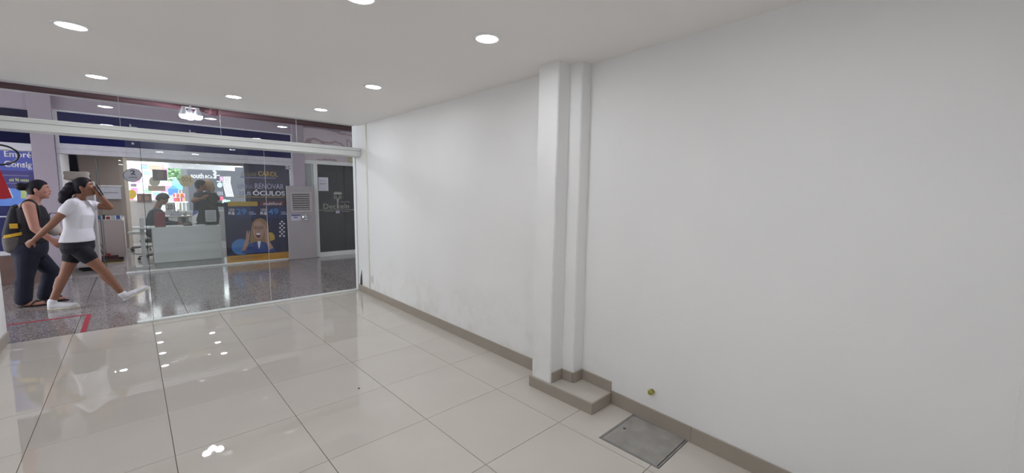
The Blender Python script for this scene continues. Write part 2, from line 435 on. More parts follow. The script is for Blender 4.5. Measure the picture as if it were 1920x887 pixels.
# ------------------------------------------------------------------ downlights
RIM = mat('downlight_rim', '#f2f2f2', .4)
def downlight(x, y, z, label, lens, tilt=0, r=.072, group='round downlights in the white ceiling', scale=1):
    t = thing('downlight', label, 'light', (x, y, z), group)
    t.rotation_euler = (tilt, 0, 0)
    mb = MB().lathe([(r*.86, -.001), (r*.88, -.007), (r, -.006), (r+.012, -.001), (r+.012, .0), (r*.86, 0)], (0, 0, 0), 28)
    o = mb.build('rim', RIM, t, smooth=True); o.matrix_parent_inverse = Matrix.Identity(4)
    o = MB().lathe([(0, -.0045), (r*.86, -.0045), (r*.86, -.0015), (0, -.0015)], (0, 0, 0), 28).build('lens', lens, t); o.matrix_parent_inverse = Matrix.Identity(4)
    return t
ct = math.atan(.0185)
dl = [(-.19, 3.48, 'large glowing downlight nearest the top left corner of the photo'),
      (-.15, 4.95, 'leftmost downlight of the row along the shopfront glass'),
      (.81, 4.94, 'middle downlight of the row along the shopfront glass'),
      (1.64, 4.94, 'rightmost downlight of the row along the shopfront glass'),
      (1.60, 3.48, 'downlight in the second row back, on the side of the long white wall'),
      (1.57, 1.89, 'downlight nearest the pillars, whole and bright'),
      (.83, 1.93, 'downlight cut off by the top edge of the photo'),
      (-.17, 1.91, 'downlight above the left side of the room, level with the pillars'),
      (-.17, .42, 'downlight at the back of the room on the left wall side'),
      (.50, .42, 'downlight at the back of the room in the middle'),
      (1.10, .42, 'downlight at the back of the room on the long wall side')]
first = None
for x, y, lb in dl:
    if first is None: first = downlight(x, y, ceilz(y)-.0005, lb, LENS, ct)
    else: clone(first, (x, y, ceilz(y)-.0005), label=lb)

# ------------------------------------------------------------------ small things of the room
CONC = mat('worn_concrete', '#9b9892', .8, noise=(9, .16), bump=(60, .35))
ht = thing('inspection_hatch', 'grey concrete inspection hatch cover set in the floor by the long wall', 'hatch', (2.13, 1.1, 0))
mb = MB()
mb.box(HX0, HX1, HY0, HY0+.009, -.006, .002, .0005).box(HX0, HX1, HY1-.009, HY1, -.006, .002, .0005)
mb.box(HX0, HX0+.009, HY0+.0095, HY1-.0095, -.006, .002, .0005).box(HX1-.009, HX1, HY0+.0095, HY1-.0095, -.006, .002, .0005)
mb.build('frame', mat('hatch_metal', '#8e8e8c', .6, noise=(20, .12)), ht)
MB().box(HX0+.012, HX1-.012, HY0+.015, HY1-.012, -.006, .0018, .001).build('cover', CONC, ht)
for px, py in ((1171, 804),):
    p = floor_at(px, py); MB().lathe([(0, .0022), (.008, .0024), (.009, .002), (.009, .0016)], (p.x, p.y, 0), 14).build('lifting_hole', mat('dark_hole', '#3c3b38', .8), ht)
# capped pipe stub in the wall
d = ray(1224, 733); 
tt = (2.375-.0756*1.74)/(d.x-.0756*d.y); pp = Vector((d.x*tt, d.y*tt, CAMH+d.z*tt))
pst = thing('pipe_stub', 'short yellow-green capped pipe stub poking out of the long white wall', 'pipe', pp)
RX = Matrix.Rotation(-math.pi/2, 4, 'Y')
MB().lathe([(0, -.005), (.012, -.005), (.012, .022), (.0, .022)], pp, 16, RX).build('pipe', mat('brass_pipe', '#8b8740', .4, metal=.3), pst, smooth=False)
MB().lathe([(0, .0225), (.016, .0225), (.0175, .026), (.0165, .036), (.008, .039), (0, .039)], pp, 8, RX).build('cap', mat('yellow_green_cap', '#a8a03c', .4, noise=(60, .2)), pst)
MB().lathe([(.020, -.001), (.023, -.001), (.019, .005), (.014, .006), (.0125, .004), (.0125, -.001)], pp, 16, RX).build('wall_ring', mat('ring_plaster', '#dcdcd6', .7), pst)
op = thing('outlet_plate', 'small blank white wall plate low on the wall beside the shopfront', 'outlet', (farx(5.44), 5.44, .25))
MB().box(farx(5.44)-.009, farx(5.44)-.001, 5.395, 5.475, .19, .30, .003).build('plate', mat('outlet_white', '#dfe0e0', .4), op)
MB().box(farx(5.44)-.0105, farx(5.44)-.0088, 5.415, 5.455, .215, .275, .001).build('blank_cover', mat('outlet_white2', '#d2d3d4', .4), op)
g_ = [(5.80, .10), (5.875, .10), (5.875, .13), (5.855, .22), (5.825, .30), (5.815, .33), (5.805, .25)]
MB().prism(g_, farx(5.80)-.0035, farx(5.875)+.006, axis='x').build('plaster_gap', mat('gap_dark', '#4a4a4c', .9), win)
for px_, py_, r_, c_, nm, lb in ((673, 729, .006, '#3b3833', 'floor_crumb', 'tiny dark crumb lying on the polished floor tiles'), (1383, 868, .007, '#dad7cf', 'plaster_crumb', 'tiny white plaster crumb by the skirting near the bottom edge')):
    v_ = floor_at(px_, py_); o = MB().ell((v_.x, v_.y, r_*.6), (r_*1.4, r_, r_*.6), seg=8).build(nm, mat(nm, c_, .8)); tag(o, lb, 'debris')
# ------------------------------------------------------------------ corridor
def granite():
    m = mat('polished_granite', '#8d8684', .10, noise=(3, .05), spec=.5)
    nt = m.node_tree; N = nt.nodes; L = nt.links; b = N['Principled BSDF']; base = b.inputs['Base Color'].links[0].from_socket
    geo = N.new('ShaderNodeNewGeometry')
    v = N.new('ShaderNodeTexVoronoi'); v.inputs['Scale'].default_value = 95; L.new(geo.outputs['Position'], v.inputs['Vector'])
    n = N.new('ShaderNodeTexNoise'); n.inputs['Scale'].default_value = 70; n.inputs['Detail'].default_value = 3; L.new(geo.outputs['Position'], n.inputs['Vector'])
    sx_ = N.new('ShaderNodeSeparateColor'); L.new(v.outputs['Color'], sx_.inputs[0])
    r = N.new('ShaderNodeMapRange'); r.inputs[1].default_value = 0; r.inputs[2].default_value = 1; r.inputs[3].default_value = .45; r.inputs[4].default_value = 1.5; L.new(sx_.outputs[0], r.inputs[0])
    r2 = N.new('ShaderNodeMapRange'); r2.inputs[1].default_value = .35; r2.inputs[2].default_value = .65; r2.inputs[3].default_value = .7; r2.inputs[4].default_value = 1.25; L.new(n.outputs[0], r2.inputs[0])
    k = N.new('ShaderNodeMath'); k.operation = 'MULTIPLY'; L.new(r.outputs[0], k.inputs[0]); L.new(r2.outputs[0], k.inputs[1])
    vm = N.new('ShaderNodeVectorMath'); vm.operation = 'SCALE'; L.new(base, vm.inputs[0]); L.new(k.outputs[0], vm.inputs['Scale'])
    L.new(vm.outputs[0], b.inputs['Base Color']); return m
GRAN = granite()
cf = struct('corridor_floor', MB().box(XL-5.5, 9, 5.93, 9.86, -.08, -.022), GROUT)
xs = [.415+.92*k for k in range(-4, 7)]; ys = [5.9315, 6.80, 8.20, 9.85]
for a, b in zip(xs, xs[1:]):
    for c, e in zip(ys, ys[1:]):
        MB().box(a+.003, b-.003, c+.003, e-.003, -.022, -.0005, .0008).build('slab', GRAN, cf)
MB().box(XL-5.5, xs[0], 5.93, 9.85, -.022, -.0005).box(xs[-1], 9, 5.93, 9.85, -.022, -.0005).build('slab', GRAN, cf, kind='stuff')
struct('corridor_ceiling', MB().box(XL-5.5, 9, 5.80, 9.86, 2.96, 3.1), mat('corridor_ceiling_paint', '#d9d7dc', .7))
struct('wall_end', MB().box(7.2, 7.4, 5.9, 9.86, -.06, 3.0), MATS['corridor_paint'])
tp = thing('floor_tape', 'red marking tape stuck in an L on the granite outside the open doorway', 'tape', (-.44, 6.4, 0))
TAPE = mat('red_tape', '#a32a3c', .5)
MB().box(-.463, -.42, 5.945, 6.79, -.0004, .0012).build('strip', TAPE, tp)
MB().box(-2.6, -.464, 6.768, 6.812, -.0004, .0012).build('strip', TAPE, tp)

# red sprinkler pipe hung across the corridor
PIPE = mat('maroon_paint', '#3d1420', .75)
sp = thing('sprinkler_pipe', 'dark red sprinkler pipe hung under the corridor ceiling', 'pipe', (.8, 7.65, 2.69))
MB().tube([(-4, 7.65, 2.675), (.885, 7.65, 2.69)], .046, 16).build('pipe_run', PIPE, sp, smooth=True)
MB().tube([(.925, 7.65, 2.675), (6.5, 7.65, 2.675)], .055, 16).build('pipe_run', PIPE, sp, smooth=True)
MB().tube([(.88, 7.65, 2.675), (.93, 7.65, 2.675)], .045, 16).build('joint', mat('maroon_dark', '#43202a', .5), sp)
for x in (-1.8, .985, 3.6):
    MB().tube([(x-.035, 7.65, 2.675), (x+.035, 7.65, 2.675)], .064, 16).box(x-.03, x+.03, 7.62, 7.68, 2.735, 2.775, .004).build('coupling', PIPE, sp)
    MB().tube([(x, 7.65, 2.77), (x, 7.65, 2.962)], .008, 8).build('hanger_rod', BLACK, sp)
# spotlight cluster
fx = thing('spotlight_cluster', 'bright cluster of three spotlights hanging in the corridor by the red pipe', 'light', (.69, 7.42, 2.96))
FL = emit_mat('flood_bulb', '#f4f4ff', FLOOD)
MB().lathe([(0, 0), (.07, 0), (.07, -.02), (0, -.02)], (.69, 7.42, 2.96), 20).build('ceiling_plate', WHITE, fx)
MB().tube([(.69, 7.42, 2.945), (.69, 7.42, 2.625)], .01, 8).tube([(.59, 7.42, 2.645), (.79, 7.42, 2.645)], .012, 8).build('stem', WHITE, fx)
for dx, dy in ((-.08, -.02), (.0, .07), (.08, -.02)):
    c = (.69+dx, 7.42+dy, 2.555)
    h = MB().lathe([(.018, .085), (.03, .06), (.052, .0), (.056, -.02), (.050, -.02), (.046, .0), (.018, .055)], c, 20).build('lamp_head', mat('lamp_glass', '#dfe1e6', .2), fx, smooth=True)
    MB().ell((c[0], c[1], c[2]-.030), (.052, .052, .042)).build('bulb', FL, h, smooth=True)

# ------------------------------------------------------------------ facade across the corridor
YF = 9.85
GREYW = mat('grey_lilac_paint', '#aca2ad', .75, noise=(2.0, .04), bump=(30, .12))
NAVY = mat('navy_panel', '#0f1250', .3, noise=(3, .03), spec=.2)
NAVY2 = mat('dark_navy_panel', '#0e0e38', .4, spec=.2)
fw_ = struct('wall_far', MB().box(-4, 7.2, YF+.001, YF+.15, 2.76, 2.96), GREYW)
struct('pillar', MB().box(-1.085, -.835, YF-.08, YF+.3, -.02, 2.96, .004), GREYW)
struct('pillar', MB().box(2.63, 2.865, YF-.06, YF+.3, -.02, 2.96, .004), GREYW)
# --- optician's fascia
fas = thing('fascia_sign', 'long navy blue fascia panel over the optician front in a white frame', 'sign', (.9, YF, 2.45))
MB().box(-.785, 2.605, YF-.02, YF+.0005, 2.225, 2.725, .003).build('panel', NAVY, fas)
FRM = mat('white_frame', '#d6d6dc', .4)
MB().box(-.83, 2.63, YF-.035, YF, 2.7255, 2.752, .003).build('frame', FRM, fas)
MB().box(-.83, -.7855, YF-.035, YF, 2.225, 2.7255, .003).build('frame', FRM, fas)
MB().box(2.6055, 2.63, YF-.035, YF, 2.225, 2.7255, .003).build('frame', FRM, fas)
hd = struct('window_2', MB().box(-.833, 2.628, YF-.05, YF+.10, 2.058, 2.224, .004), mat('shutter_box', '#c9c8d0', .4), label='shutter box and frameless glass front of the optician')
MB().box(-.83, 2.625, YF-.055, YF-.0505, 2.135, 2.141).build('groove_line', ALUG, hd)
for a, b in ((-.12, 1.30), (1.304, 2.56)):
    MB().box(a, b, YF, YF+.008, .031, 2.0575).build('pane', GLASS2, hd)
MB().box(-.14, 2.60, YF-.02, YF+.03, 0, .03, .003).build('bottom_rail', ALU, hd)
MB().box(2.565, 2.628, YF-.03, YF+.04, .031, 2.0575, .003).build('jamb', FRM, hd)
MB().box(-.833, -.80, YF-.03, YF+.04, 0.001, 2.0575, .003).build('jamb', FRM, hd)
MB().box(1.30, 1.342, YF-.012, YF-.001, .031, .16, .002).build('pane_foot', WHITE, hd)
# --- banner print on the right-hand pane
YP = YF-.003
def film(name, col, alpha):
    m = mat(name, col, .35); m.node_tree.nodes['Principled BSDF'].inputs['Alpha'].default_value = alpha; return m
bn = thing('window_banner', 'tall navy price banner with a laughing woman wearing glasses, stuck on the optician glass', 'banner', (1.95, YP, 0))
bx0, bx1 = 1.345, 2.56
zt = 1.27
MB().box(bx0, bx1, YP, YP+.001, .165, zt).build('lower_print', film('banner_navy', '#1f2347', .93), bn)
MB().box(1.72, bx1, YP, YP+.001, zt+.0005, 1.56).build('middle_print', film('banner_navy_mid', '#24243f', .72), bn)
MB().box(1.72, bx1, YP, YP+.001, 1.5605, 2.056).build('upper_print', film('banner_navy_top', '#20224a', .62), bn)
OR = mat('banner_orange', '#b8862c', .45); PW = mat('print_white', '#d8d8e2', .5); PY = mat('print_yellow', '#b99a3e', .5); PB = mat('print_blue', '#3f79b8', .5)
MB().box(bx0, bx1-.004, YP-.0008, YP+.0008, .034, .175).build('orange_band', OR, bn)
text_px('ÓTICAS', (452, 322, 480, 330), YP-.002, mat('print_yellow_dim', '#8f8468', .5), bn, bold=.01)
text_px('CAROL', (484, 321, 521, 331), YP-.002, PY, bn, bold=.02)
mb = MB(); rect_px(mb, (450, 332.3, 517, 334.3), YP-.002, .001); mb.build('rule_line', mat('print_grey', '#77799a', .5), bn)
text_px('VENHA', (444, 345, 474, 354), YP-.002, mat('print_grey', '#77799a', .5), bn)
text_px('RENOVAR', (478, 344.5, 532, 354.5), YP-.002, mat('print_pale', '#a9a9c2', .5), bn)
text_px('SEUS', (447, 359, 471, 366.5), YP-.002, mat('print_pale', '#a9a9c2', .5), bn, bold=.03)
text_px('OCULOS', (474, 358, 534.5, 367), YP-.002, PW, bn, bold=.03)
mb = MB(); poly_px(mb, [(478.5, 357.4), (480.5, 354.8), (482.8, 354.8), (480.3, 357.4)], YP-.002); mb.build('accent_mark', PW, bn)
mb = MB(); rect_px(mb, (440, 369, 534, 370), YP-.002, .001); mb.build('rule_line', PY, bn)
mb = MB(); rect_px(mb, (427, 378, 483, 386.5), YP-.002, .001); mb.build('yellow_tag', mat('print_amber', '#a58a35', .5), bn)
mb = MB(); rect_px(mb, (487, 377, 534, 386), YP-.002, .001); mb.build('red_tag', mat('print_red', '#5c2a3a', .5), bn)
text_px('multifocal', (494, 379, 528, 384.5), YP-.0035, PW, bn)
for x in (0, 60):
    mb = MB(); rect_px(mb, (440+x, 388.5, 479+x, 409), YP-.002, .001); mb.build('price_panel', mat('print_midblue', '#1d2f5e', .5), bn)
    text_px('10X', (429.5+x, 391, 440+x, 396), YP-.0035, PW, bn)
    text_px('R$', (428.5+x, 396.8, 440+x, 403.5), YP-.0035, PW, bn, bold=.02)
    text_px('29' if x == 0 else '49', (443+x, 391, 462.5+x, 402.5), YP-.0035, PB, bn, bold=.02)
    mb = MB(); rect_px(mb, (467+x, 397, 476+x, 398.4), YP-.0035, .001); rect_px(mb, (467+x, 400.5, 480+x, 402), YP-.0035, .001); mb.build('small_print', mat('print_pale', '#a9a9c2', .5), bn)
# the printed woman, flat layers
SK = mat('print_skin', '#a98578', .5); HB = mat('print_blond', '#8d7350', .5); DN = mat('print_denim', '#2d4585', .5)
mb = MB(); ell_px(mb, 452, 463, 18, 15, YP-.002); mb.build('printed_chair', PB, bn)
mb = MB(); poly_px(mb, [(500,436),(510,436),(515,442),(515,449),(508,452),(500,450)], YP-.002); mb.build('printed_lamp', PY, bn)
mb = MB(); poly_px(mb, [(471,430),(473,418),(480,411),(489,409),(498,413),(503,422),(504,436),(507,452),(500,462),(478,462),(468,462),(469,446)], YP-.0022); mb.build('printed_hair', HB, bn)
mb = MB(); poly_px(mb, [(453,475.5),(458,463),(468,457),(480,453),(490,453),(503,456),(513,464),(518,471.5)], YP-.0035); mb.build('printed_shirt', DN, bn)
mb = MB(); poly_px(mb, [(483,452),(489,452),(487.5,462),(485.5,467),(483.5,459)], YP-.0048); mb.build('printed_undershirt', PW, bn)
mb = MB(); ell_px(mb, 484.5, 431, 10.5, 17.5, YP-.0062); mb.build('printed_face', SK, bn)
mb = MB(); poly_px(mb, [(473,426),(477,418),(484,414.5),(492,416),(496,423),(497,414),(489,410),(479,411.5),(473,418)], YP-.0075); mb.build('printed_fringe', HB, bn)
mb = MB()
for cx in (479.5, 490):
    for k in range(20):
        a0, a1 = 2*math.pi*k/20, 2*math.pi*(k+1)/20
        poly_px(mb, [(cx+4.6*math.cos(a0), 427+3.1*math.sin(a0)), (cx+4.6*math.cos(a1), 427+3.1*math.sin(a1)), (cx+3.9*math.cos(a1), 427+2.4*math.sin(a1)), (cx+3.9*math.cos(a0), 427+2.4*math.sin(a0))], YP-.0075)
rect_px(mb, (483.6, 426, 485.8, 426.7), YP-.0075, .001)
mb.build('printed_glasses', mat('print_dark', '#1c1c26', .5), bn)
for ex_ in (479.5, 490): mb = MB(); ell_px(mb, ex_, 427, 1.5, 1.0, YP-.0088); mb.build('printed_eye', MATS['print_dark'], bn)
mb = MB(); poly_px(mb, [(479,438),(484,437),(489.5,437.5),(488,444.5),(484,446.5),(480.5,443.5)], YP-.0075); mb.build('printed_mouth', mat('print_mouth', '#5b2a31', .5), bn)
mb = MB(); poly_px(mb, [(479.6,438.2),(484,437.3),(489,437.8),(487.8,440.2),(481,440.6)], YP-.0088); mb.build('printed_teeth', PW, bn)
mb = MB(); poly_px(mb, [(484,428.5),(485.5,428.5),(487,434),(485,435),(483,434)], YP-.0075); mb.build('printed_nose', mat('print_skin2', '#9a766a', .5), bn)
mb = MB(); poly_px(mb, [(494,421),(496.5,421),(499,430),(500.5,427),(502.5,428),(502.5,440),(505,452),(513,465),(505,468),(498,452),(497,440)], YP-.0088)
poly_px(mb, [(462,433),(464,432.5),(465.5,440),(467,432),(469,433),(468,447),(464,462),(460,470),(453,470),(461,448)], YP-.0088); mb.build('printed_hands', SK, bn)
mb = MB()
for k in range(8):
    yy = 415.5+k*3.85
    if k % 2 == 0: ell_px(mb, 528.8, yy, 1.8, 1.5, YP-.002)
    else: ell_px(mb, 525.2, yy, 1.8, 1.5, YP-.002); ell_px(mb, 532.6, yy, 1.8, 1.5, YP-.002)
mb.build('white_dots', PW, bn)
mb = MB()
for k in range(3): rect_px(mb, (432, 481.5+2.4*k-.6, 500-8*k, 482.2+2.4*k-.6), YP-.002, .001)
mb.build('small_print', mat('print_brown', '#6e5224', .5), bn)
# number plate of the unit
un = thing('unit_plate', 'small white plate with black letters at the right end of the optician header', 'sign', at(541, 313, YF-.06))
mb = MB(); rect_px(mb, (535.5, 309, 546.5, 317.5), YF-.056, .003, .0005); mb.build('plate', FRM, un)
text_px('1C', (537, 310.5, 545, 316.5), YF-.0575, BLACK, un, bold=.02)

# stickers on the optician glass
s2 = thing('window_sticker', 'round grey sticker with the number 2 on the optician glass', 'sticker', at(248, 329, YF))
mb = MB(); ell_px(mb, 248.5, 328.5, 17.6, 12.7, YF-.004, .001, 40); mb.build('rim', mat('sticker_dark', '#3d3f49', .5), s2)
mb = MB(); ell_px(mb, 248.7, 328.5, 16.5, 11.8, YF-.0055, .001, 40); mb.build('disc', mat('sticker_grey', '#a5a5ad', .5), s2)
text_px('2', (244, 319, 254, 327.5), YF-.007, MATS['sticker_dark'], s2, bold=.03)
mb = MB(); rect_px(mb, (243, 329.3, 255, 329.9), YF-.007, .001); mb.build('rule_line', MATS['sticker_dark'], s2)
text_px('ANOS', (241, 331.3, 257, 334.3), YF-.007, MATS['sticker_dark'], s2, name='lettering', bold=.02)
s1 = thing('window_sticker', 'pale yellow oval discount sticker read from its back on the optician glass', 'sticker', at(350, 337, YF))
mb = MB(); ell_px(mb, 349.5, 339.5, 13.8, 11, YF-.004, .001, 36); mb.build('disc', film('sticker_yellow', '#c9b98a', .75), s1)
text_px('100', (339.5, 332, 357, 341), YF-.0055, mat('sticker_tan', '#8d8268', .5), s1, mirror=True, bold=.01)
text_px('OFF', (343.5, 343, 356, 348), YF-.0055, MATS['sticker_tan'], s1, mirror=True)

# --- unit on the left: navy band, white strip, poster
lf = thing('loan_sign', 'navy fascia band at the left edge beside the grey column', 'sign', (-1.3, YF, 2.4))
MB().box(-2.6, -1.09, YF-.02, YF+.0005, 2.19, 2.70, .003).build('panel', NAVY2, lf)
struct('wall_far', MB().box(-4, -1.0855, YF+.001, YF+.12, 2.1, 2.76), GREYW)
struct('trim_5', MB().box(-3.0, -1.0855, YF-.03, YF+.05, 2.07, 2.185, .003), FRM)
pw = thing('loan_poster', 'blue loan poster with white words behind the woman with the backpack', 'poster', (-1.4, YF, 1.0))
MB().box(-2.6, -1.0862, YF+.004, YF+.02, .45, 2.065, .002).build('backing', FRM, pw)
def band(y0, y1, col, nm):
    z1, z0 = at(30, y0, YF).z, at(30, y1, YF).z
    MB().box(-2.5, -1.095, YF+.0015, YF+.003, z0, z1).build(nm, col, pw)
band(283.5, 320, mat('poster_blue', '#5a63b4', .4), 'print_panel'); band(320, 353.5, mat('poster_violet', '#4f4a86', .4), 'print_panel')
band(353.5, 386, mat('poster_sky', '#6d97e8', .4), 'print_panel'); band(386, 470, mat('poster_navy', '#23265c', .4), 'print_panel')
text_px('Empré', (8, 283.5, 59, 298.5), YF, PW, pw, bold=.025)
text_px('Consig', (8, 302, 60.5, 317.5), YF, PW, pw, bold=.025)
text_px('até 96 vezes', (17, 334, 54, 340.5), YF, mat('print_lime', '#c3d48e', .5), pw, bold=.02)
mb = MB(); rect_px(mb, (4, 328, 54, 330), YF, .001); rect_px(mb, (12, 343, 50, 344.6), YF, .001); mb.build('small_print', mat('print_grey2', '#7d7ba6', .5), pw)
mb = MB(); poly_px(mb, [(39,354),(50,354),(50,372),(39,372)], YF, .001); mb.build('lime_patch', MATS['print_lime'], pw)
mb = MB(); rect_px(mb, (-4, 405, 30, 407.2), YF, .001); mb.build('white_stripe', PW, pw)
struct('wall_far', MB().box(-4, -1.0862, YF+.03, YF+.12, 0, 2.07), GREYW)
struct('trim_6', MB().box(-3, -1.0862, YF-.10, YF+.0, 0, .44, .004), mat('brown_plinth', '#6f5850', .5, noise=(5, .1)))

# --- dark glazed unit on the right
mf = thing('marble_fascia', 'pale marbled fascia board over the dark glass door', 'sign', (3.6, YF, 2.5))
def marble():
    m = mat('pale_marble', '#c9bfc4', .4, noise=(2.5, .06)); nt = m.node_tree; N = nt.nodes; L = nt.links; b = N['Principled BSDF']; base = b.inputs['Base Color'].links[0].from_socket
    geo = N.new('ShaderNodeNewGeometry'); wv = N.new('ShaderNodeTexWave'); wv.wave_type = 'BANDS'; wv.bands_direction = 'Z'
    wv.inputs['Scale'].default_value = 1.1; wv.inputs['Distortion'].default_value = 9; wv.inputs['Detail'].default_value = 4; L.new(geo.outputs['Position'], wv.inputs['Vector'])
    r = N.new('ShaderNodeMapRange'); r.inputs[1].default_value = .0; r.inputs[2].default_value = .14; r.inputs[3].default_value = .75; r.inputs[4].default_value = 0; L.new(wv.outputs['Fac'], r.inputs[0])
    mx = N.new('ShaderNodeMix'); mx.data_type = 'RGBA'; L.new(r.outputs[0], mx.inputs[0]); L.new(base, mx.inputs[6]); mx.inputs[7].default_value = (*lin('#8d6f72'), 1); L.new(mx.outputs[2], b.inputs['Base Color']); return m
MB().box(2.8655, 5.6, YF-.05, YF+.0005, 2.225, 2.925, .003).build('board', marble(), mf)
mb = MB(); rect_px(mb, (650.3, 262, 651.2, 280), YF-.053, .002)
pts = [(649.5, 262.0), (653, 262), (657, 265), (659, 270), (659, 276), (657, 281)]
for a, b in zip(pts, pts[1:]):
    poly_px(mb, [a, b, (b[0]-.9, b[1]+.5), (a[0]-.7, a[1]+1)], YF-.053, .002)
mb.build('lettering', mat('thin_bronze', '#6b5a60', .5), mf)
eb = thing('emergency_box', 'small yellowish light box under the right end of the header', 'light box', at(662, 299, YF-.2))
mb = MB(); rect_px(mb, (656, 294.5, 668, 305), YF-.12, .06, .004); mb.build('housing', mat('yellowed_plastic', '#b4b089', .5), eb)
mb = MB(); rect_px(mb, (658, 296.5, 667, 303.5), YF-.124, .003, .001); mb.build('diffuser', mat('yellowed_diffuser', '#c3c096', .4), eb)
DG = mat('dark_tinted_glass', '#191b22', .03, spec=.4)
d2 = struct('door_2', MB().box(2.866, 5.2, YF-.03, YF+.05, 2.135, 2.224, .003), ALU, label='white aluminium door set with dark tinted glass')
MB().box(3.05, 3.135, YF-.03, YF+.05, .001, 2.1345, .003).build('post', ALU, d2)
MB().box(4.075, 4.15, YF-.03, YF+.05, .001, 2.1345, .003).build('post', ALU, d2)
MB().box(3.1355, 4.0745, YF-.025, YF+.045, .001, .10, .003).build('bottom_rail', ALU, d2)
MB().box(3.1355, 3.60, YF, YF+.012, .1005, 2.1345).build('pane', DG, d2)
MB().box(3.602, 4.0745, YF, YF+.012, .1005, 2.1345).build('pane', DG, d2)
MB().box(4.1505, 5.2, YF, YF+.012, .001, 2.1345).build('pane', DG, d2)
MB().box(2.866, 3.0495, YF, YF+.012, .001, 2.1345).build('side_pane', mat('frosted_side_pane', '#9fa5a6', .3), d2)
MB().box(3.02, 3.032, YF-.012, YF-.0005, .001, 2.1345).build('side_bead', ALU, d2)
LG = mat('etched_print', '#a09e96', .5)
text_px('Deckeln', (606.5, 382, 654.5, 391.5), YF-.002, LG, d2)
mb = MB()
for b_ in ((595, 393.3, 668, 394.1), (608, 396.2, 626, 396.9), (640, 396.2, 656, 396.9), (638, 378.3, 656, 379)): rect_px(mb, b_, YF-.002, .001)
mb.build('print_rule', LG, d2)
mb = MB()
for cx in (628.8, 637.6):
    for k in range(16):
        a0, a1 = 2*math.pi*k/16, 2*math.pi*(k+1)/16
        poly_px(mb, [(cx+2.9*math.cos(a0), 370+3*math.sin(a0)), (cx+2.9*math.cos(a1), 370+3*math.sin(a1)), (cx+1.6*math.cos(a1), 370+1.7*math.sin(a1)), (cx+1.6*math.cos(a0), 370+1.7*math.sin(a0))], YF-.002)
poly_px(mb, [(626,365.5),(625.5,361.5),(629,359.5),(631,361),(633,359),(635,361),(637.5,359.5),(641,361.5),(640,365.5),(633,364.5)], YF-.002)
poly_px(mb, [(631,372.5),(635.5,372.5),(634.6,380),(633.8,394),(632.8,394),(632,380)], YF-.002)
mb.build('scissors_emblem', LG, d2)
mb = MB(); rect_px(mb, (629.5, 395, 637, 400), YF-.002, .001); mb.build('small_label', mat('print_lilac', '#b5afbf', .5), d2)
pn = thing('paper_notice', 'white paper notice taped on the dark glass door', 'notice', at(606, 345, YF))
mb = MB(); rect_px(mb, (597, 332.5, 615.5, 358), YF-.004, .0015); mb.build('sheet', mat('paper', '#d5d3df', .7), pn)
mb = MB()
for y, e in ((338.5, 610), (343.5, 612), (345, 611)): rect_px(mb, (599.5, y, e, y+.8), YF-.0055, .001)
mb.build('print_lines', mat('ink_grey', '#84828e', .7), pn)

# --- utility cabinet on the column
YC = 9.74
uc = thing('utility_cabinet', 'grey metal utility cabinet with a louvre vent between banner and dark door', 'cabinet', (2.79, YC, 0))
CABM = mat('cabinet_grey', '#a8a1a4', .5, noise=(4, .04))
cx0, cx1 = at(539, 400, YC).x, at(591.5, 400, YC).x
MB().box(cx0, cx1, YC, YF-.0605, 0, 1.625, .006).build('body', CABM, uc)
b_ = (545, 360, 585.5, 397.5)
mb = MB()
rect_px(mb, (545, 360, 585.5, 363.4), YC-.014, .0138, .003); rect_px(mb, (545, 394, 585.5, 397.5), YC-.014, .0138, .003)
rect_px(mb, (545, 363.6, 548.6, 393.8), YC-.014, .0138, .003); rect_px(mb, (580.6, 363.6, 585.5, 393.8), YC-.014, .0138, .003)
vf = mb.build('vent_frame', mat('vent_grey', '#b7b2b4', .5), uc)
mb = MB(); rect_px(mb, (548.8, 363.7, 580.4, 393.7), YC-.003, .002); mb.build('vent_back', mat('vent_dark', '#3a3839', .7), vf)
for k in range(7):
    y = 364.6+k*4.25
    p0, p1 = at(549, y, YC-.004), at(580.3, y, YC-.004)
    R = Matrix.Translation(((p0.x+p1.x)/2, YC-.009, p0.z-.02)) @ Matrix.Rotation(math.radians(32), 4, 'X')
    w_ = (p1.x-p0.x)/2
    MB().box(-w_, w_, -.002, .002, -.019, .019, R=R).build('slat', MATS['vent_grey'], vf)
mb = MB(); rect_px(mb, (545.5, 401.5, 564, 413.5), YC-.003, .0025); lbp = mb.build('label_plate', mat('label_white', '#c9c9d8', .5), uc)
mb = MB(); rect_px(mb, (546, 402, 563.5, 405), YC-.0045, .001); rect_px(mb, (551, 406.8, 558, 408.8), YC-.0045, .001); mb.build('label_print', mat('label_blue', '#55568a', .5), lbp)
p = at(572, 407, YC)
MB().lathe([(0, 0), (.055, 0), (.058, .012), (.04, .03), (0, .035)], (p.x, YC-.001, p.z), 20, Matrix.Rotation(math.pi/2, 4, 'X')).box(p.x-.045, p.x+.05, YC-.06, YC-.03, p.z-.075, p.z-.02, .01).box(p.x-.012, p.x+.012, YC-.055, YC-.033, p.z+.02, p.z+.085, .004).build('padlock', CHROME, uc, smooth=False)
struct('trim_7', MB().box(cx0-.02, cx1+.05, YC-.02, YF-.0605, -.0003, .012, .003), mat('rough_cement', '#7a726f', .9, noise=(30, .2), bump=(50, .5)))
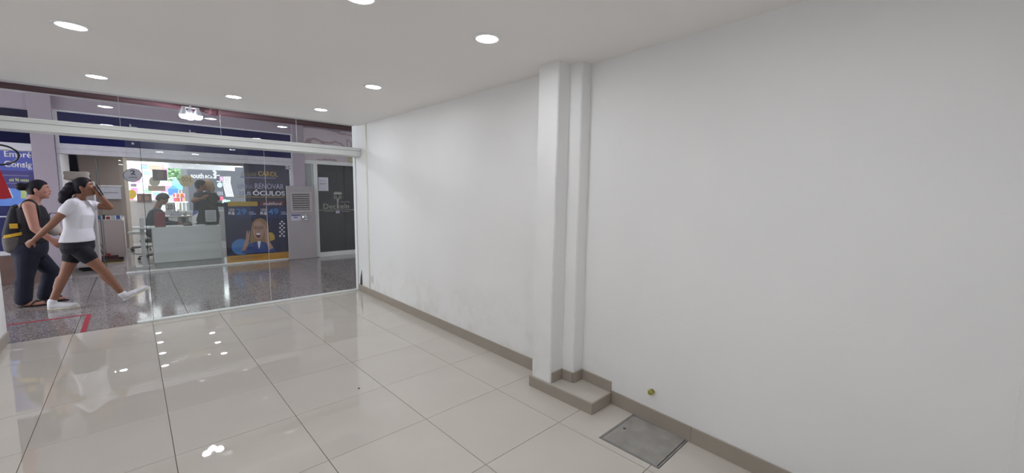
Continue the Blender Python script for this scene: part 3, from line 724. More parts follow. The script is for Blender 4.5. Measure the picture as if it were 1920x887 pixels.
# ------------------------------------------------------------------ inside the optician
YBK = 15.9
SHW = mat('shop_white_paint', '#dcd8d6', .7, noise=(1.5, .02))
SHB = mat('shop_beige', '#9f9389', .7, noise=(1.5, .03))
SHF = mat('shop_floor_tile', '#bdb7b4', .07, noise=(3, .04))
SHG = mat('shop_ceiling', '#b9b5b6', .7)
sf = struct('shop_floor', MB().box(-1.0, 2.9, 9.862, YBK+.2, -.06, -.012), GROUT)
for i in range(4):
    for j in range(7):
        MB().box(-1.0+.97*i+.001, -1.0+.97*(i+1)-.001, 9.863+.88*j+.001, 9.863+.88*(j+1)-.001, -.012, -.0005, .0006).build('tile', SHF, sf)
struct('shop_ceiling', MB().box(-1.0, 2.9, 9.952, YBK+.2, 2.50, 2.62), SHG)
struct('wall_left', MB().box(-1.1, -1.0, 9.98, YBK+.2, -.06, 2.6), SHW)
struct('wall_right', MB().box(2.78, 2.9, 10.16, YBK+.2, -.06, 2.6), mat('shop_dark_wall', '#4d4a55', .6))
struct('wall_back', MB().box(-1.0, -.10, 14.6, 14.7, -.01, 2.499), SHB)
struct('wall_back', MB().box(-.60, -.03, 15.3, 15.4, -.01, 2.499), mat('cream_paint', '#d8cfc0', .7))
zl, zh = at(270, 378, YBK).z, at(300, 304, YBK).z
struct('wall_back', MB().box(-.1, .62, YBK, YBK+.1, -.01, zl), mat('low_wall_grey', '#c9c7ca', .6))
zl2 = at(330, 398, YBK).z
struct('wall_back', MB().box(.6205, 2.78, YBK, YBK+.1, -.01, zl2), MATS['low_wall_grey'])
struct('wall_back', MB().box(-.1, 2.78, YBK, YBK+.1, zh, 2.499), SHG)
w3 = struct('window_3', MB().box(-.1, .62, YBK+.02, YBK+.06, zl+.0005, zl+.04, .004), ALU, label='street window at the back of the optician')
MB().box(.6205, 2.78, YBK+.02, YBK+.06, zl2+.0005, zl2+.04, .004).build('sill_rail', ALU, w3)
for a, b, z_ in ((-.098, .618, zl), (.622, 1.70, zl2), (1.704, 2.778, zl2)): MB().box(a, b, YBK+.03, YBK+.038, z_+.041, zh-.0005).build('pane', GLASS2, w3)
SL = emit_mat('shop_lens', '#f4f6ff', SHOPLAMP)
k = 0; sfirst = None
pos = []
for y in (10.9, 11.9, 12.9, 13.9, 14.9):
    for x in (.34, 1.45): pos.append((x, y))
pos.append((-.35, 12.2))
where = ['first', 'second', 'third', 'fourth', 'last']
for n_, (x, y) in enumerate(pos):
    lb = 'small downlight of the optician ceiling, %s in the %s row from the front' % (where[n_//2], 'left' if n_ % 2 == 0 else 'right') if n_ < 10 else 'small downlight of the optician ceiling above the showcase counter'
    if sfirst is None: sfirst = downlight(x, y, 2.4995, lb, SL, 0, .07, 'downlights in the optician ceiling')
    else: clone(sfirst, (x, y, 2.4995), label=lb)

# reception desk
LAM = mat('white_laminate', '#d5d8d8', .35, noise=(4, .015))
dk = thing('reception_desk', 'white laminate reception desk right behind the optician glass', 'desk', (.8, 10.5, 0))
x0, x1 = .255, 1.325
MB().box(x0+.02, x1-.02, 10.30, 10.85, 0, .10).build('toe_kick', mat('kick_grey', '#9fa4a3', .5), dk)
MB().box(x0, x1, 10.26, 10.285, .10, .445, .002).build('front_panel', LAM, dk)
MB().box(x0, x1, 10.26, 10.285, .449, .755, .002).build('front_panel', LAM, dk)
MB().box(x0, x0+.02, 10.286, 10.86, .10, .755, .002).build('side_panel', LAM, dk)
MB().box(x1-.02, x1, 10.286, 10.86, .10, .755, .002).build('side_panel', LAM, dk)
MB().box(x0-.01, x1+.01, 10.25, 10.88, .7555, .782, .003).build('desk_top', LAM, dk)
sd = thing('side_table', 'narrow white side table on a slim post left of the reception desk', 'table', (.13, 10.6, 0))
MB().box(-.02, .24, 10.35, 10.85, .755, .785, .003).build('table_top', LAM, sd)
MB().box(.085, .15, 10.55, 10.62, .02, .7545, .004).build('post', LAM, sd)
MB().box(-.01, .24, 10.45, 10.72, 0, .02, .004).build('foot', LAM, sd)
mb = MB(); mb.box(.09, .16, 10.50, 10.53, .786, .96, .006); o = mb.build('card_holder', LAM); tag(o, 'upright white post on the side table beside the desk', 'holder')
bxr = at(290, 419, 10.42); bxl = at(310.5, 419, 10.42)
rb = thing('gift_bag', 'maroon paper bag standing on the left end of the reception desk', 'bag', ((bxr.x+bxl.x)/2, 10.42, .782))
MAR = mat('maroon_paper', '#7d2c3c', .6, noise=(6, .06))
MB().box(bxr.x, bxl.x, 10.37, 10.46, .7825, at(300, 398, 10.42).z, .004).build('body', MAR, rb)
for yy in (10.38, 10.45):
    mb = MB(); mb.tube([((bxr.x+bxl.x)/2+.05*math.cos(t), yy, at(300, 398, 10.42).z-.002+.05*math.sin(t)) for t in [math.pi*k/8 for k in range(9)]], .003, 6); mb.build('handle', mat('maroon_cord', '#5a1f2b', .7), rb)
cal = thing('desk_calendar', 'upright grey printed sheet on a stand at the right end of the desk', 'sign', at(395, 418, 10.5))
mb = MB(); rect_px(mb, (385, 394, 405.5, 416), 10.5, .006, .001); mb.build('sheet', mat('sheet_grey', '#c2c3c6', .6), cal)
mb = MB()
for r_ in range(6): rect_px(mb, (387, 397+3*r_, 403.5, 397.9+3*r_), 10.4985, .001)
mb.build('print_lines', mat('print_mid', '#8c8d94', .6), cal)
mb = MB(); a, b = at(384.5, 418, 10.52), at(406.5, 418, 10.52); mb.box(a.x, b.x, 10.47, 10.56, .7825, .80, .002); mb.build('base', BLACK, cal)
br = thing('leaflet_stand', 'curved white leaflet with a blue top standing beside the grey sheet', 'leaflet', at(364, 418, 10.5))
mb = MB(); poly_px(mb, [(362,418.5),(360,412),(361,405),(363,398),(366,394.5),(370.5,396),(372,399),(370,405),(368,412),(369.5,418.5)], 10.5, .004); mb.build('leaf', WHITE, br)
mb = MB(); poly_px(mb, [(361,405),(363,398),(366,394.8),(370,396.2),(371,399.5)], 10.4985, .0014); mb.build('blue_print', mat('leaf_blue', '#5b70c8', .5), br)
mb = MB(); a = at(365, 418, 10.5); mb.box(a.x-.04, a.x+.05, 10.48, 10.53, .7825, .792, .002); mb.build('base', WHITE, br)
ph = thing('desk_phone', 'black telephone lying on the reception desk', 'phone', at(352, 418, 10.55))
a = at(352, 418, 10.55)
MB().prism([(10.48, .783), (10.64, .783), (10.64, .83), (10.48, .80)], a.x-.07, a.x+.07, axis='x', bev=.004).build('body', BLACK, ph)
MB().tube([(a.x-.08, 10.56, .835), (a.x-.06, 10.56, .85), (a.x+.02, 10.56, .85), (a.x+.05, 10.56, .835)], [.02, .014, .014, .02], 10).build('handset', BLACK, ph, smooth=True)
pp_ = thing('paper_stack', 'loose white papers on the left half of the reception desk', 'papers', (.55, 10.4, .7825))
for k in range(4):
    MB().box(-.1, .1, -.07, .07, .0005+k*.002, .0022+k*.002, R=Matrix.Translation((.56+.02*k, 10.42, .7825)) @ Matrix.Rotation(.2*k-.2, 4, 'Z')).build('sheet', mat('paper2', '#e4e4e6', .7), pp_)
# consulting table behind
ctb = thing('consulting_table', 'round-edged white consulting table behind the reception desk', 'table', (1.0, 11.9, 0))
a, b = at(300, 406, 11.9), at(358, 406, 11.9)
TZ = at(330, 405, 11.7).z
MB().box(a.x, b.x, 11.65, 12.2, TZ-.03, TZ, .012).build('table_top', mat('cream_laminate', '#d9d6cd', .35), ctb)
for xx in (a.x+.34, b.x-.08): MB().box(xx-.03, xx+.03, 11.75, 12.1, .0, TZ-.0305, .004).build('leg', LAM, ctb)
MB().box(a.x+.375, b.x-.115, 12.05, 12.07, .3, TZ-.031, .003).build('modesty_panel', LAM, ctb)
def on_tab(px, Y=11.85): p = at(px, 405, Y); return (p.x, Y, TZ+.0004)
cp = MB().lathe([(0, 0), (.028, 0), (.036, .09), (.033, .09), (.026, .004), (0, .004)], on_tab(347), 16).build('cup', mat('cup_cream', '#d8d4c8', .4), smooth=True); tag(cp, 'pale paper cup on the right end of the consulting table', 'cup')
gb = thing('lens_cleaner', 'clear plastic box with small bottles on the consulting table', 'box', on_tab(329))
q = on_tab(329)
MB().box(q[0]-.1, q[0]+.1, 11.78, 11.92, TZ+.0005, TZ+.05, .003).build('tray', mat('tray_lilac', '#b9b9cc', .3), gb)
for k in range(3): MB().lathe([(0, 0), (.018, 0), (.018, .07), (.008, .085), (.008, .10), (0, .10)], (q[0]-.05+.05*k, 11.85, TZ+.0505), 12).build('bottle', mat('bottle_white', '#dedee4', .35), gb, smooth=True)
tf = thing('number_sign', 'white board with dark numbers standing beside the seated man', 'sign', at(318, 397, 12.4))
mb = MB(); rect_px(mb, (310, 380, 329, 397), 12.4, .02, .003); mb.build('board', mat('board_offwhite', '#cfcdc8', .5), tf)
text_px('201', (313, 383, 327.5, 393), 12.398, mat('board_ink', '#5a4f55', .5), tf, bold=.02)
q = at(319, 397, 12.41); MB().box(q.x-.015, q.x+.015, 12.40, 12.43, 0, q.z+.02, .003).box(q.x-.15, q.x+.15, 12.32, 12.5, 0, .015, .003).build('stand', LAM, tf)

# showcase counter on the left
sc = thing('showcase_counter', 'pale counter with a glass showcase top along the left of the optician', 'counter', (-.45, 13, 0))
CN = mat('counter_pinkish', '#cbbfba', .45, noise=(4, .02))
A0 = floor_at(224, 484); A1 = floor_at(236, 468)
fx1 = -.165
MB().box(-.78, fx1, 12.05, 14.1, .06, .86, .003).build('body', CN, sc)
MB().box(-.76, fx1-.03, 12.08, 14.08, 0, .06).build('toe_kick', mat('kick_dark', '#4b4748', .6), sc)
for k in range(3):
    MB().box(fx1+.0005, fx1+.016, 12.1+.66*k, 12.1+.66*k+.65, .10, .60, .002).build('drawer_front', CN, sc)
    MB().box(fx1+.0005, fx1+.016, 12.1+.66*k, 12.1+.66*k+.65, .605, .84, .002).build('drawer_front', CN, sc)
MB().box(-.78, fx1, 12.05, 14.1, .8605, .875, .002).build('shelf', LAM, sc)
mb = MB()
mb.box(-.775, fx1-.002, 12.055, 12.061, .8755, .985).box(fx1-.008, fx1-.002, 12.0615, 14.09, .8755, .985)
mb.build('glass_side', GLASS2, sc)
MB().box(-.78, fx1, 12.05, 14.1, .9855, .995, .001).build('glass_top', GLASS2, sc)
cols = ['#27427f', '#1d1d26', '#3159b0', '#2c2c38', '#b03a40', '#d8d8dc', '#2a4da8']
for k in range(7):
    xx = -.72+.077*k; o = MB().box(xx, xx+.06, 12.10+.02*(k % 3), 12.24, .8755, .93+.014*(k % 4), .003).build('spectacle_case', mat('case_%d' % k, cols[k], .4))
    tag(o, ['navy', 'black', 'blue', 'charcoal', 'red', 'white', 'bright blue'][k]+' spectacle case inside the front of the glass showcase', 'case', 'spectacle cases in the showcase')
wb = thing('white_board', 'white sign board with one line of print above the showcase counter', 'sign', at(206, 374, 14.5))
mb = MB(); rect_px(mb, (185, 350, 227, 373.5), 14.55, .03, .004); mb.build('board', mat('board_white', '#d3d3da', .4), wb)
mb = MB(); rect_px(mb, (194, 360.8, 222, 361.8), 14.548, .0015); mb.build('print_line', mat('print_ink', '#6d6d78', .5), wb)
mb = MB(); rect_px(mb, (184, 347.5, 228, 349.8), 14.53, .05, .004); mb.build('top_rail', WHITE, wb)

# tall cabinet with the cushion by the entrance
tc_ = thing('tall_cabinet', 'tall white cabinet just inside the optician entrance', 'cabinet', (-.6, 10.9, 0))
xa, xb = -.79, at(181, 420, 10.65).x
cz = at(140, 339, 10.65).z
MB().box(xa, xb, 10.65, 11.2, .07, cz, .004).build('body', SHW, tc_)
MB().box(xa+.02, xb-.02, 10.67, 11.18, .02, .0695).build('plinth', BLACK, tc_)
for k in range(2): MB().box(xa+.01+k*(xb-xa)/2, xa+(k+1)*(xb-xa)/2-.01, 10.634, 10.6495, .09, cz-.02, .003).build('door', SHW, tc_)
for xx in (xa+.05, xb-.05): MB().tube([(xx, 10.68, .012), (xx, 10.72, .012)], .012, 10).build('caster', CHROME, tc_)
cu = MB(); c0 = at(144, 330, 10.9)
t_ = bmesh.new(); bmesh.ops.create_grid(t_, x_segments=14, y_segments=10, size=1)
vv = [v.co.copy() for v in t_.verts]; t_.free()
t_ = bmesh.new(); hw, hh = (at(170, 330, 10.9).x-at(117, 330, 10.9).x)/2, (at(144, 320, 10.9).z-cz)/2
bmesh.ops.create_uvsphere(t_, u_segments=28, v_segments=16, radius=1)
for v in t_.verts:
    x, y, z = v.co
    sq = lambda c: math.copysign(abs(c)**.45, c)
    pinch = 1-.12*(1-min(1, abs(sq(x))*abs(sq(z))))
    v.co = (c0.x+sq(x)*hw*pinch*1.02, 10.9+y*.09*(1-.5*abs(x*z)), cz+hh+sq(z)*hh*(1-.18*(1-abs(sq(x))**2)))
cu._add(t_); o = cu.build('cushion', mat('cushion_linen', '#e3dbcf', .9, noise=(12, .05), bump=(90, .3)), smooth=True)
tag(o, 'off-white cushion lying on top of the tall cabinet', 'cushion')
gm = MB()
p1, p2 = at(137, 285, 11.05), at(137, 321, 11.05)
gm.prism([(at(127, 288, 11.05).x, p1.z), (at(143, 289, 11.05).x, p1.z), (at(149, 322, 11.05).x, cz+.001), (at(130, 322, 11.05).x, cz+.001)], 11.12, 11.18, axis='y', bev=.015)
o = gm.build('garment_bag', mat('dark_navy_cloth', '#1f1d29', .8), smooth=False); tag(o, 'dark navy garment bag standing upright behind the cushion', 'bag')
o = MB().ell((at(151, 315, 11.0).x, 11.05, cz+.087), (.06, .05, .085)).build('pink_pouch', mat('dusty_pink', '#a4646a', .8), smooth=True); tag(o, 'dusty pink pouch between the garment bag and a small dark box', 'pouch')
q = at(163, 318, 11.0); o = MB().box(q.x-.030, q.x+.035, 11.02, 11.1, cz+.0005, cz+.14, .006).build('dark_box', mat('dark_brown_box', '#3a2f30', .6)); tag(o, 'small dark brown box at the right end of the cabinet top', 'box')
# glass door leaf standing open
gd = struct('door_3', MB().box(-.412, -.404, 9.98, 10.62, .02, 2.05), GLASS2, label='glass door leaf of the optician standing open')
MB().box(-.414, -.402, 9.968, 9.98, .02, 2.05).build('door_edge', mat('steel_edge', '#5d6468', .3), gd)
MB().box(-.414, -.402, 10.62, 10.632, .02, 2.05).build('door_edge', mat('green_edge', '#355a52', .3), gd)
MB().lathe([(0, 0), (.02, 0), (.02, .02), (0, .03)], (-.414, 10.02, .95), 12, Matrix.Rotation(-math.pi/2, 4, 'Y')).build('knob', CHROME, gd)
MB().box(-.418, -.398, 9.97, 10.63, 0, .0195).build('floor_pivot', ALUG, gd)
# broom and dustpan
q = at(208, 485, 12.0); dpn = thing('dustpan', 'maroon long-handled dustpan leaning by the showcase counter', 'dustpan', (q.x, 11.8, 0))
MB().prism([(11.72, .004), (11.98, .012), (11.98, .11), (11.94, .12), (11.93, .03), (11.72, .010)], q.x-.13, q.x+.12, axis='x', bev=.003).build('pan', mat('maroon_plastic', '#54262c', .4), dpn)
MB().box(q.x-.10, q.x-.0, 11.985, 12.03, .08, .16, .006).build('hinge_block', mat('red_plastic', '#a8433f', .4), dpn)
MB().tube([(q.x-.05, 12.02, .14), (q.x-.30, 12.03, .78)], .012, 8).build('handle', mat('wood_handle', '#a08468', .5), dpn)
bm_ = thing('broom', 'broom with yellow bristles and a dark handle beside the dustpan', 'broom', (q.x-.1, 11.85, 0))
MB().box(q.x-.20, q.x+.20, 11.66, 11.70, .03, .055, .006).build('head', mat('broom_dark', '#3c3a30', .6), bm_)
mb = MB()
for k in range(40): mb.cap((q.x-.19+.0097*k, 11.68, .034), .006, (q.x-.20+.0103*k, 11.675+.01*math.sin(k*2.1), .002), .004, 5)
o = mb.build('bristles', mat('yellow_bristle', '#c2a33c', .7), bm_); o['kind'] = 'stuff'
MB().tube([(q.x-.05, 11.68, .05), (q.x-.38, 11.9, .95)], .011, 8).build('handle', mat('dark_stick', '#5b4640', .5), bm_)

# swivel chairs
def swivel(name, label, x, y, seat, col, yaw=0, back=True):
    t = thing(name, label, 'chair', (x, y, 0))
    R = lambda dx, dy: (x+dx*math.cos(yaw)-dy*math.sin(yaw), y+dx*math.sin(yaw)+dy*math.cos(yaw))
    for k in range(5):
        a = 2*math.pi*k/5+yaw; ex, ey = x+.27*math.cos(a), y+.27*math.sin(a)
        MB().tube([(x, y, .10), (ex, ey, .075)], [.02, .013], 8).build('base_arm', BLACK, t)
        MB().tube([(ex-.012*math.sin(a), ey+.012*math.cos(a), .03), (ex+.012*math.sin(a), ey-.012*math.cos(a), .03)], .029, 12).tube([(ex, ey, .058), (ex, ey, .08)], .009, 8).build('caster', BLACK, t)
    MB().tube([(x, y, .09), (x, y, seat-.05)], .025, 12).build('gas_lift', CHROME, t)
    m_ = mat('chair_%s' % name+col, col, .6)
    c, s = math.cos(yaw), math.sin(yaw); RM = Matrix.Translation((x, y, 0)) @ Matrix.Rotation(yaw, 4, 'Z')
    MB().box(-.22, .22, -.21, .21, seat-.05, seat+.02, .02, R=RM).build('seat', m_, t, smooth=False)
    if back:
        MB().box(-.20, .20, .20, .24, seat+.16, seat+.50, .015, R=RM).build('backrest', m_, t)
        MB().box(-.02, .02, .2405, .26, seat-.04, seat+.3, .004, R=RM).build('back_bar', BLACK, t)
    return t
swivel('swivel_chair', 'pale swivel stool on a black star base in the middle of the optician', .17, 13.75, .47, '#cfd2d0', 2.6, False)

# back window prints and the street
def panel(name, label, cat, box, Y, m, th=.012, group=None):
    mb = MB(); rect_px(mb, box, Y, th, .002); o = mb.build(name, m); return tag(o, label, cat, group)
YW = YBK-.03
f1 = thing('framed_portrait', 'dark framed photo of a face hanging high in the back window', 'picture', at(299.5, 328, YW))
mb = MB(); rect_px(mb, (286, 318.3, 313.5, 338.5), YW, .015, .002); mb.build('board', mat('photo_dark', '#504c5c', .5), f1)
mb = MB(); ell_px(mb, 301, 328.5, 6.2, 8.5, YW-.002); mb.build('printed_face', mat('photo_skin', '#77625f', .5), f1)
mb = MB(); ell_px(mb, 298.3, 326.5, 1.2, .6, YW-.0035); ell_px(mb, 303.6, 326.5, 1.2, .6, YW-.0035); rect_px(mb, (298.5, 332.4, 303.5, 333.3), YW-.0035, .001); mb.build('printed_features', mat('photo_ink', '#332b30', .5), f1)
f2 = thing('product_photo', 'wide brownish photo print low in the back window', 'picture', at(270, 372, YW))
mb = MB(); rect_px(mb, (257, 363.5, 284.5, 379.5), YW, .015, .002); mb.build('board', mat('photo_brown', '#6e5a5c', .5, noise=(9, .35)), f2)
mb = MB(); ell_px(mb, 262, 371, 3.2, 6, YW-.002); ell_px(mb, 275, 371.5, 5, 4.5, YW-.002); mb.build('printed_shapes', mat('photo_tan', '#9b7668', .5), f2)
o = MB(); ell_px(o, 246.8, 364.3, 9, 8.6, YW, .008, 32); o = o.build('yellow_disc', mat('yellow_sign', '#e0c02c', .5)); tag(o, 'plain yellow round sign on the back window', 'sign')
o = MB(); ell_px(o, 290, 340, 10.5, 9.5, YW+.02, .006, 32); o = o.build('teal_disc', mat('beige_disc', '#b9b5a4', .5)); tag(o, 'beige round sign partly behind the dark framed photo', 'sign')
panel('beige_card', 'beige card below the round beige sign in the back window', 'sign', (278, 348.5, 310, 358), YW, mat('beige_card', '#c0ab9a', .5))
panel('lilac_card', 'small lilac card left of the beige card in the back window', 'sign', (245, 344.5, 256, 350), YW, mat('lilac_card', '#b7a9c4', .5))
# street ground and buildings
struct('street_ground', MB().box(-14, 22, YBK+.2, 40, -.2, -.02), mat('street_paving', '#a9a4a0', .8, noise=(3, .08)))
YS = 24.0
wbld = thing('white_building', 'sunlit white shop building with coloured window posters across the street', 'building', (2, YS, 0))
xl_, xr_ = at(225, 340, YS).x-3, at(316, 340, YS).x
MB().box(xl_, xr_, YS, YS+3, -.02, 6.5, .02).build('wall', mat('render_white', '#e6e2e4', .8), wbld)
pal = ['#e58bb4', '#8fc6d6', '#d9a48f', '#f0e3ea', '#c98bd6', '#f2f2f4', '#9fd0a8', '#e86f9a', '#eeb0c0', '#a9c8e8']
n_ = 0
for (bx_) in [(246,305,262,342),(265,306,277,316),(280,307,305,318),(268,320,282,345),(246,352,258,362),(259,354,270,362),(272,352,284,361),(240,368,250,378),(286,360,300,378),(302,362,311,378),(306,308,314,330)]:
    mb = MB(); rect_px(mb, bx_, YS-.06, .05, .01); wn = mb.build('window', mat('poster_%d' % (n_ % 10), pal[n_ % 10], .5), wbld)
    xx0, yy0, xx1, yy1 = bx_
    mb = MB(); rect_px(mb, (xx0+1, yy0+1, xx1-1, (yy0*2+yy1)/3), YS-.075, .012); mb.build('pane', mat('poster_%d' % ((n_+3) % 10), pal[(n_+3) % 10], .5), wn)
    n_ += 1
sb = thing('dark_shop', 'dark fronted clothes shop with white lettering across the street', 'building', (8, 21.5, 0))
YD = 21.5
DK = mat('shop_charcoal', '#3d3e49', .6)
xa_, xb_ = at(352, 340, YD).x, at(452, 340, YD).x
MB().box(xa_, xb_+1.5, YD, YD+3, -.02, at(400, 311, YD).z, .02).build('wall', DK, sb)
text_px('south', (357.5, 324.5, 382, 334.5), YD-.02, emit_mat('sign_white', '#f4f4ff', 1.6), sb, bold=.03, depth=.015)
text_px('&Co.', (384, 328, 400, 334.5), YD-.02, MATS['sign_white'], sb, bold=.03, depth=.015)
mb = MB()
pts = [at(x, y, YD-.02) for x, y in ((399.5,322),(402,320.5),(404,323),(403.3,326),(401,327.5),(403.8,329),(403.8,332.5),(401.5,334.5))]
mb.tube(pts, .045, 8); mb.build('curl_mark', MATS['sign_white'], sb)
mb = MB()
for k in range(6):
    x = 418+2.6*k
    poly_px(mb, [(x, 331), (x+1.3, 331), (x+1.0, 343), (x+7.5, 369), (x+6.0, 369), (x-.6, 343)], YD-.04, .03)
mb.build('white_stripes', mat('stripe_white', '#e4e4ee', .5), sb)
mb = MB(); rect_px(mb, (406, 328, 412, 329.4), YD-.03, .02); rect_px(mb, (406.5, 339.5, 415, 341), YD-.03, .02); mb.build('white_marks', MATS['stripe_white'], sb)
mb = MB(); ell_px(mb, 412, 347, 5, 5, YD-.05, .03); mb.build('round_sign', mat('pale_blue_disc', '#9fb2c0', .5), sb)
mb = MB()
for k in range(4): rect_px(mb, (408+2.7*k, 359, 409.5+2.7*k, 367), YD-.05, .03)
mb.build('display_boards', mat('display_grey', '#8a8c98', .5), sb)
for k, (bx_, c) in enumerate([((411,369,419,376),'#d9476a'),((417,374,425,381),'#a9c9b8'),((424,375,432,381),'#86c8b4'),((413,331,417,339),'#c884b4')]):
    mb = MB(); rect_px(mb, bx_, YD-.3, .2, .03); mb.build('display_item', mat('display_%d' % k, c, .6), sb)
aw = thing('awning', 'long white awning over the street side of the optician', 'awning', (1.5, 17.2, 2.6))
za, zb_ = at(380, 318, 17.2).z, at(380, 306, 17.2).z
MB().box(at(312, 312, 17.2).x, at(440, 312, 17.2).x, 17.2, 17.26, za, zb_, .01).build('front_board', mat('awning_white', '#ececf2', .6), aw)
MB().box(at(312, 312, 17.2).x, at(440, 312, 17.2).x, YBK+.21, 17.1995, zb_-.03, zb_, .01).build('roof_sheet', MATS['awning_white'], aw)
def tent(label, px, py_top, py_bot, half, Y, col):
    a, b, c = at(px-half, py_bot, Y), at(px+half, py_bot, Y), at(px, py_top, Y)
    hw = (b.x-a.x)/2; xm = (a.x+b.x)/2
    t = thing('market_tent', label, 'tent', (xm, Y+hw, 0), 'market tents in the street')
    mb = MB(); tb = bmesh.new()
    ap = tb.verts.new((xm, Y+hw, c.z)); base = [tb.verts.new(v) for v in ((a.x, Y, a.z), (b.x, Y, a.z), (b.x, Y+2*hw, a.z), (a.x, Y+2*hw, a.z))]
    val = [tb.verts.new((v.co.x, v.co.y, a.z-.22)) for v in base]
    for k in range(4):
        tb.faces.new((base[k], base[(k+1) % 4], ap)); tb.faces.new((base[k], val[k], val[(k+1) % 4], base[(k+1) % 4]))
    bmesh.ops.recalc_face_normals(tb, faces=tb.faces); bmesh.ops.solidify(tb, geom=tb.faces[:], thickness=.015)
    mb._add(tb); mb.build('canopy', mat('tent_'+col[1:], col, .7), t)
    for (sx_, sy_) in ((0, 0), (1, 0), (1, 1), (0, 1)):
        xx, yy = a.x+.04+sx_*(2*hw-.08), Y+.04+sy_*(2*hw-.08)
        MB().tube([(xx, yy, -.02), (xx, yy, a.z-.01)], .02, 8).build('pole', ALUG, t)
tent('pink market tent in the bright street', 313.5, 339, 348.5, 12.5, 19.6, '#e58ac8')
tent('light blue market tent behind the pink tent in the street', 330, 334, 345, 12, 20.4, '#6fb6ee')
tent('strong blue market tent lowest behind the seated man', 325, 347, 354, 9.5, 19.0, '#3c78d8')
# tree
tr = thing('street_tree', 'leafy green tree in the street between the white building and the dark shop', 'tree', (at(335, 340, 30).x, 30.0, 0))
tx_, tz_ = at(335, 323, 30).x, at(335, 321, 30).z
MB().tube([(tx_, 30.0, -.02), (tx_+.05, 30.0, 1.2), (tx_, 30.0, tz_)], [.14, .10, .05], 10).build('trunk', mat('bark', '#6a5a4c', .9), tr)
mb = MB(); tb = bmesh.new()
for k in range(700):
    v = Vector((random.gauss(0, 1), random.gauss(0, 1), random.gauss(0, 1))).normalized()*random.uniform(.35, 1)
    c = Vector((tx_+v.x*1.0, 30.0+v.y*.8, tz_+v.z*.75)); a = Vector((random.gauss(0, 1), random.gauss(0, 1), random.gauss(0, .6))).normalized()*.12; b = a.orthogonal().normalized()*.07
    tb.faces.new([tb.verts.new(c-a), tb.verts.new(c+b), tb.verts.new(c+a), tb.verts.new(c-b)])
mb._add(tb); o = mb.build('crown', mat('leaf_green', '#7fae78', .7, noise=(3, .25)), tr); o['kind'] = 'stuff'
# goods on a stall
st = thing('market_stall', 'market stall heaped with pink and orange goods behind the seated man', 'stall', (at(336, 380, 18).x, 18.2, 0))
q0, q1 = at(322, 378, 18).x, at(352, 378, 18).x
zt_ = at(336, 378, 18).z
MB().box(q0, q1, 17.9, 18.5, zt_-.04, zt_, .01).build('table_top', WHITE, st)
for xx in (q0+.05, q1-.05): MB().tube([(xx, 18.2, -.02), (xx, 18.2, zt_-.041)], .03, 8).build('leg', ALUG, st)
gc = ['#e0588c', '#ef9a4c', '#e8a8bc', '#d84a5a', '#f0e8ea', '#ef7f5a', '#d8a0c8', '#f0c070']
gn = ['pink', 'orange', 'pale pink', 'red', 'white', 'coral', 'mauve', 'yellow']
gw = (q1-q0-.12)/8
for k in range(16):
    xx = q0+.06+gw*(k % 8+.5); zz = zt_+.0005+(.145 if k >= 8 else 0); q = (k+3*(k >= 8)) % 8
    o = MB().box(xx-gw*.48, xx+gw*.48, 18.0+(.03*(k % 3)), 18.3, zz, zz+.14, .02).build('goods_bundle', mat('goods_%d' % q, gc[q], .7))
    tag(o, '%s bundle in the %s row of goods heaped on the market stall' % (gn[q], 'upper' if k >= 8 else 'lower'), 'goods', 'bundles on the market stall')
# ------------------------------------------------------------------ people
UP = Vector((0, 0, 1))
def loft(mb, rings, seg=22, ex=.85):
    """closed skin through elliptic rings (centre, half-axis a, half-axis b)"""
    t = bmesh.new(); R_ = []
    sq = lambda c: math.copysign(abs(c)**ex, c)
    for c, a, b in rings:
        R_.append([t.verts.new(Vector(c)+Vector(a)*sq(math.cos(2*math.pi*k/seg))+Vector(b)*sq(math.sin(2*math.pi*k/seg))) for k in range(seg)])
    for A, B in zip(R_, R_[1:]):
        for k in range(seg): t.faces.new((A[k], A[(k+1) % seg], B[(k+1) % seg], B[k]))
    t.faces.new(R_[0]); t.faces.new(R_[-1]); bmesh.ops.recalc_face_normals(t, faces=t.faces)
    mb._add(t)
def hand(mb, wr, tip, nrm, thumb, curl=.5, s=1.0):
    d = (tip-wr).normalized(); n = (nrm-d*nrm.dot(d)).normalized(); w = d.cross(n).normalized()
    if w.dot(thumb) < 0: w = -w
    mb.ell(wr+d*.047*s, (.050*s, .036*s, .016*s), (d, w, n), 14)
    mb.cap(wr-d*.01, .023*s, wr+d*.03*s, .022*s, 10)
    for k, (off, ln) in enumerate(((.027, .068), (.009, .078), (-.009, .072), (-.026, .056))):
        p = wr+d*(.082-.004*abs(k-1))*s+w*off*s; a = curl*.5
        for f, q in ((.45, 0), (.33, 1), (.22, 2)):
            a2 = a+curl*.7*q; e = p+(d*math.cos(a2)+n*math.sin(a2)+w*off*1.5)*ln*f*s
            mb.cap(p, (.0088-.0008*q)*s, e, (.0082-.0008*q)*s, 8); p = e
    p = wr+d*.022*s+w*.026*s; e = p+(d*.72+w*.62+n*.25)*.036*s; mb.cap(p, .0115*s, e, .0098*s, 8)
    e2 = e+(d*.9+w*.25+n*.3)*.028*s; mb.cap(e, .0098*s, e2, .008*s, 8)
def rings(K, grow=0.0, lo=0, hi=99):
    out = []
    for i, (c, a, b) in enumerate(K['torso']):
        if lo <= i <= hi: out.append((c, K['R']*(a+grow), K['F']*(b+grow)))
    return out
def limb(mb, p0, r0, p1, r1, g=0): mb.cap(p0, r0+g, p1, r1+g, 14)
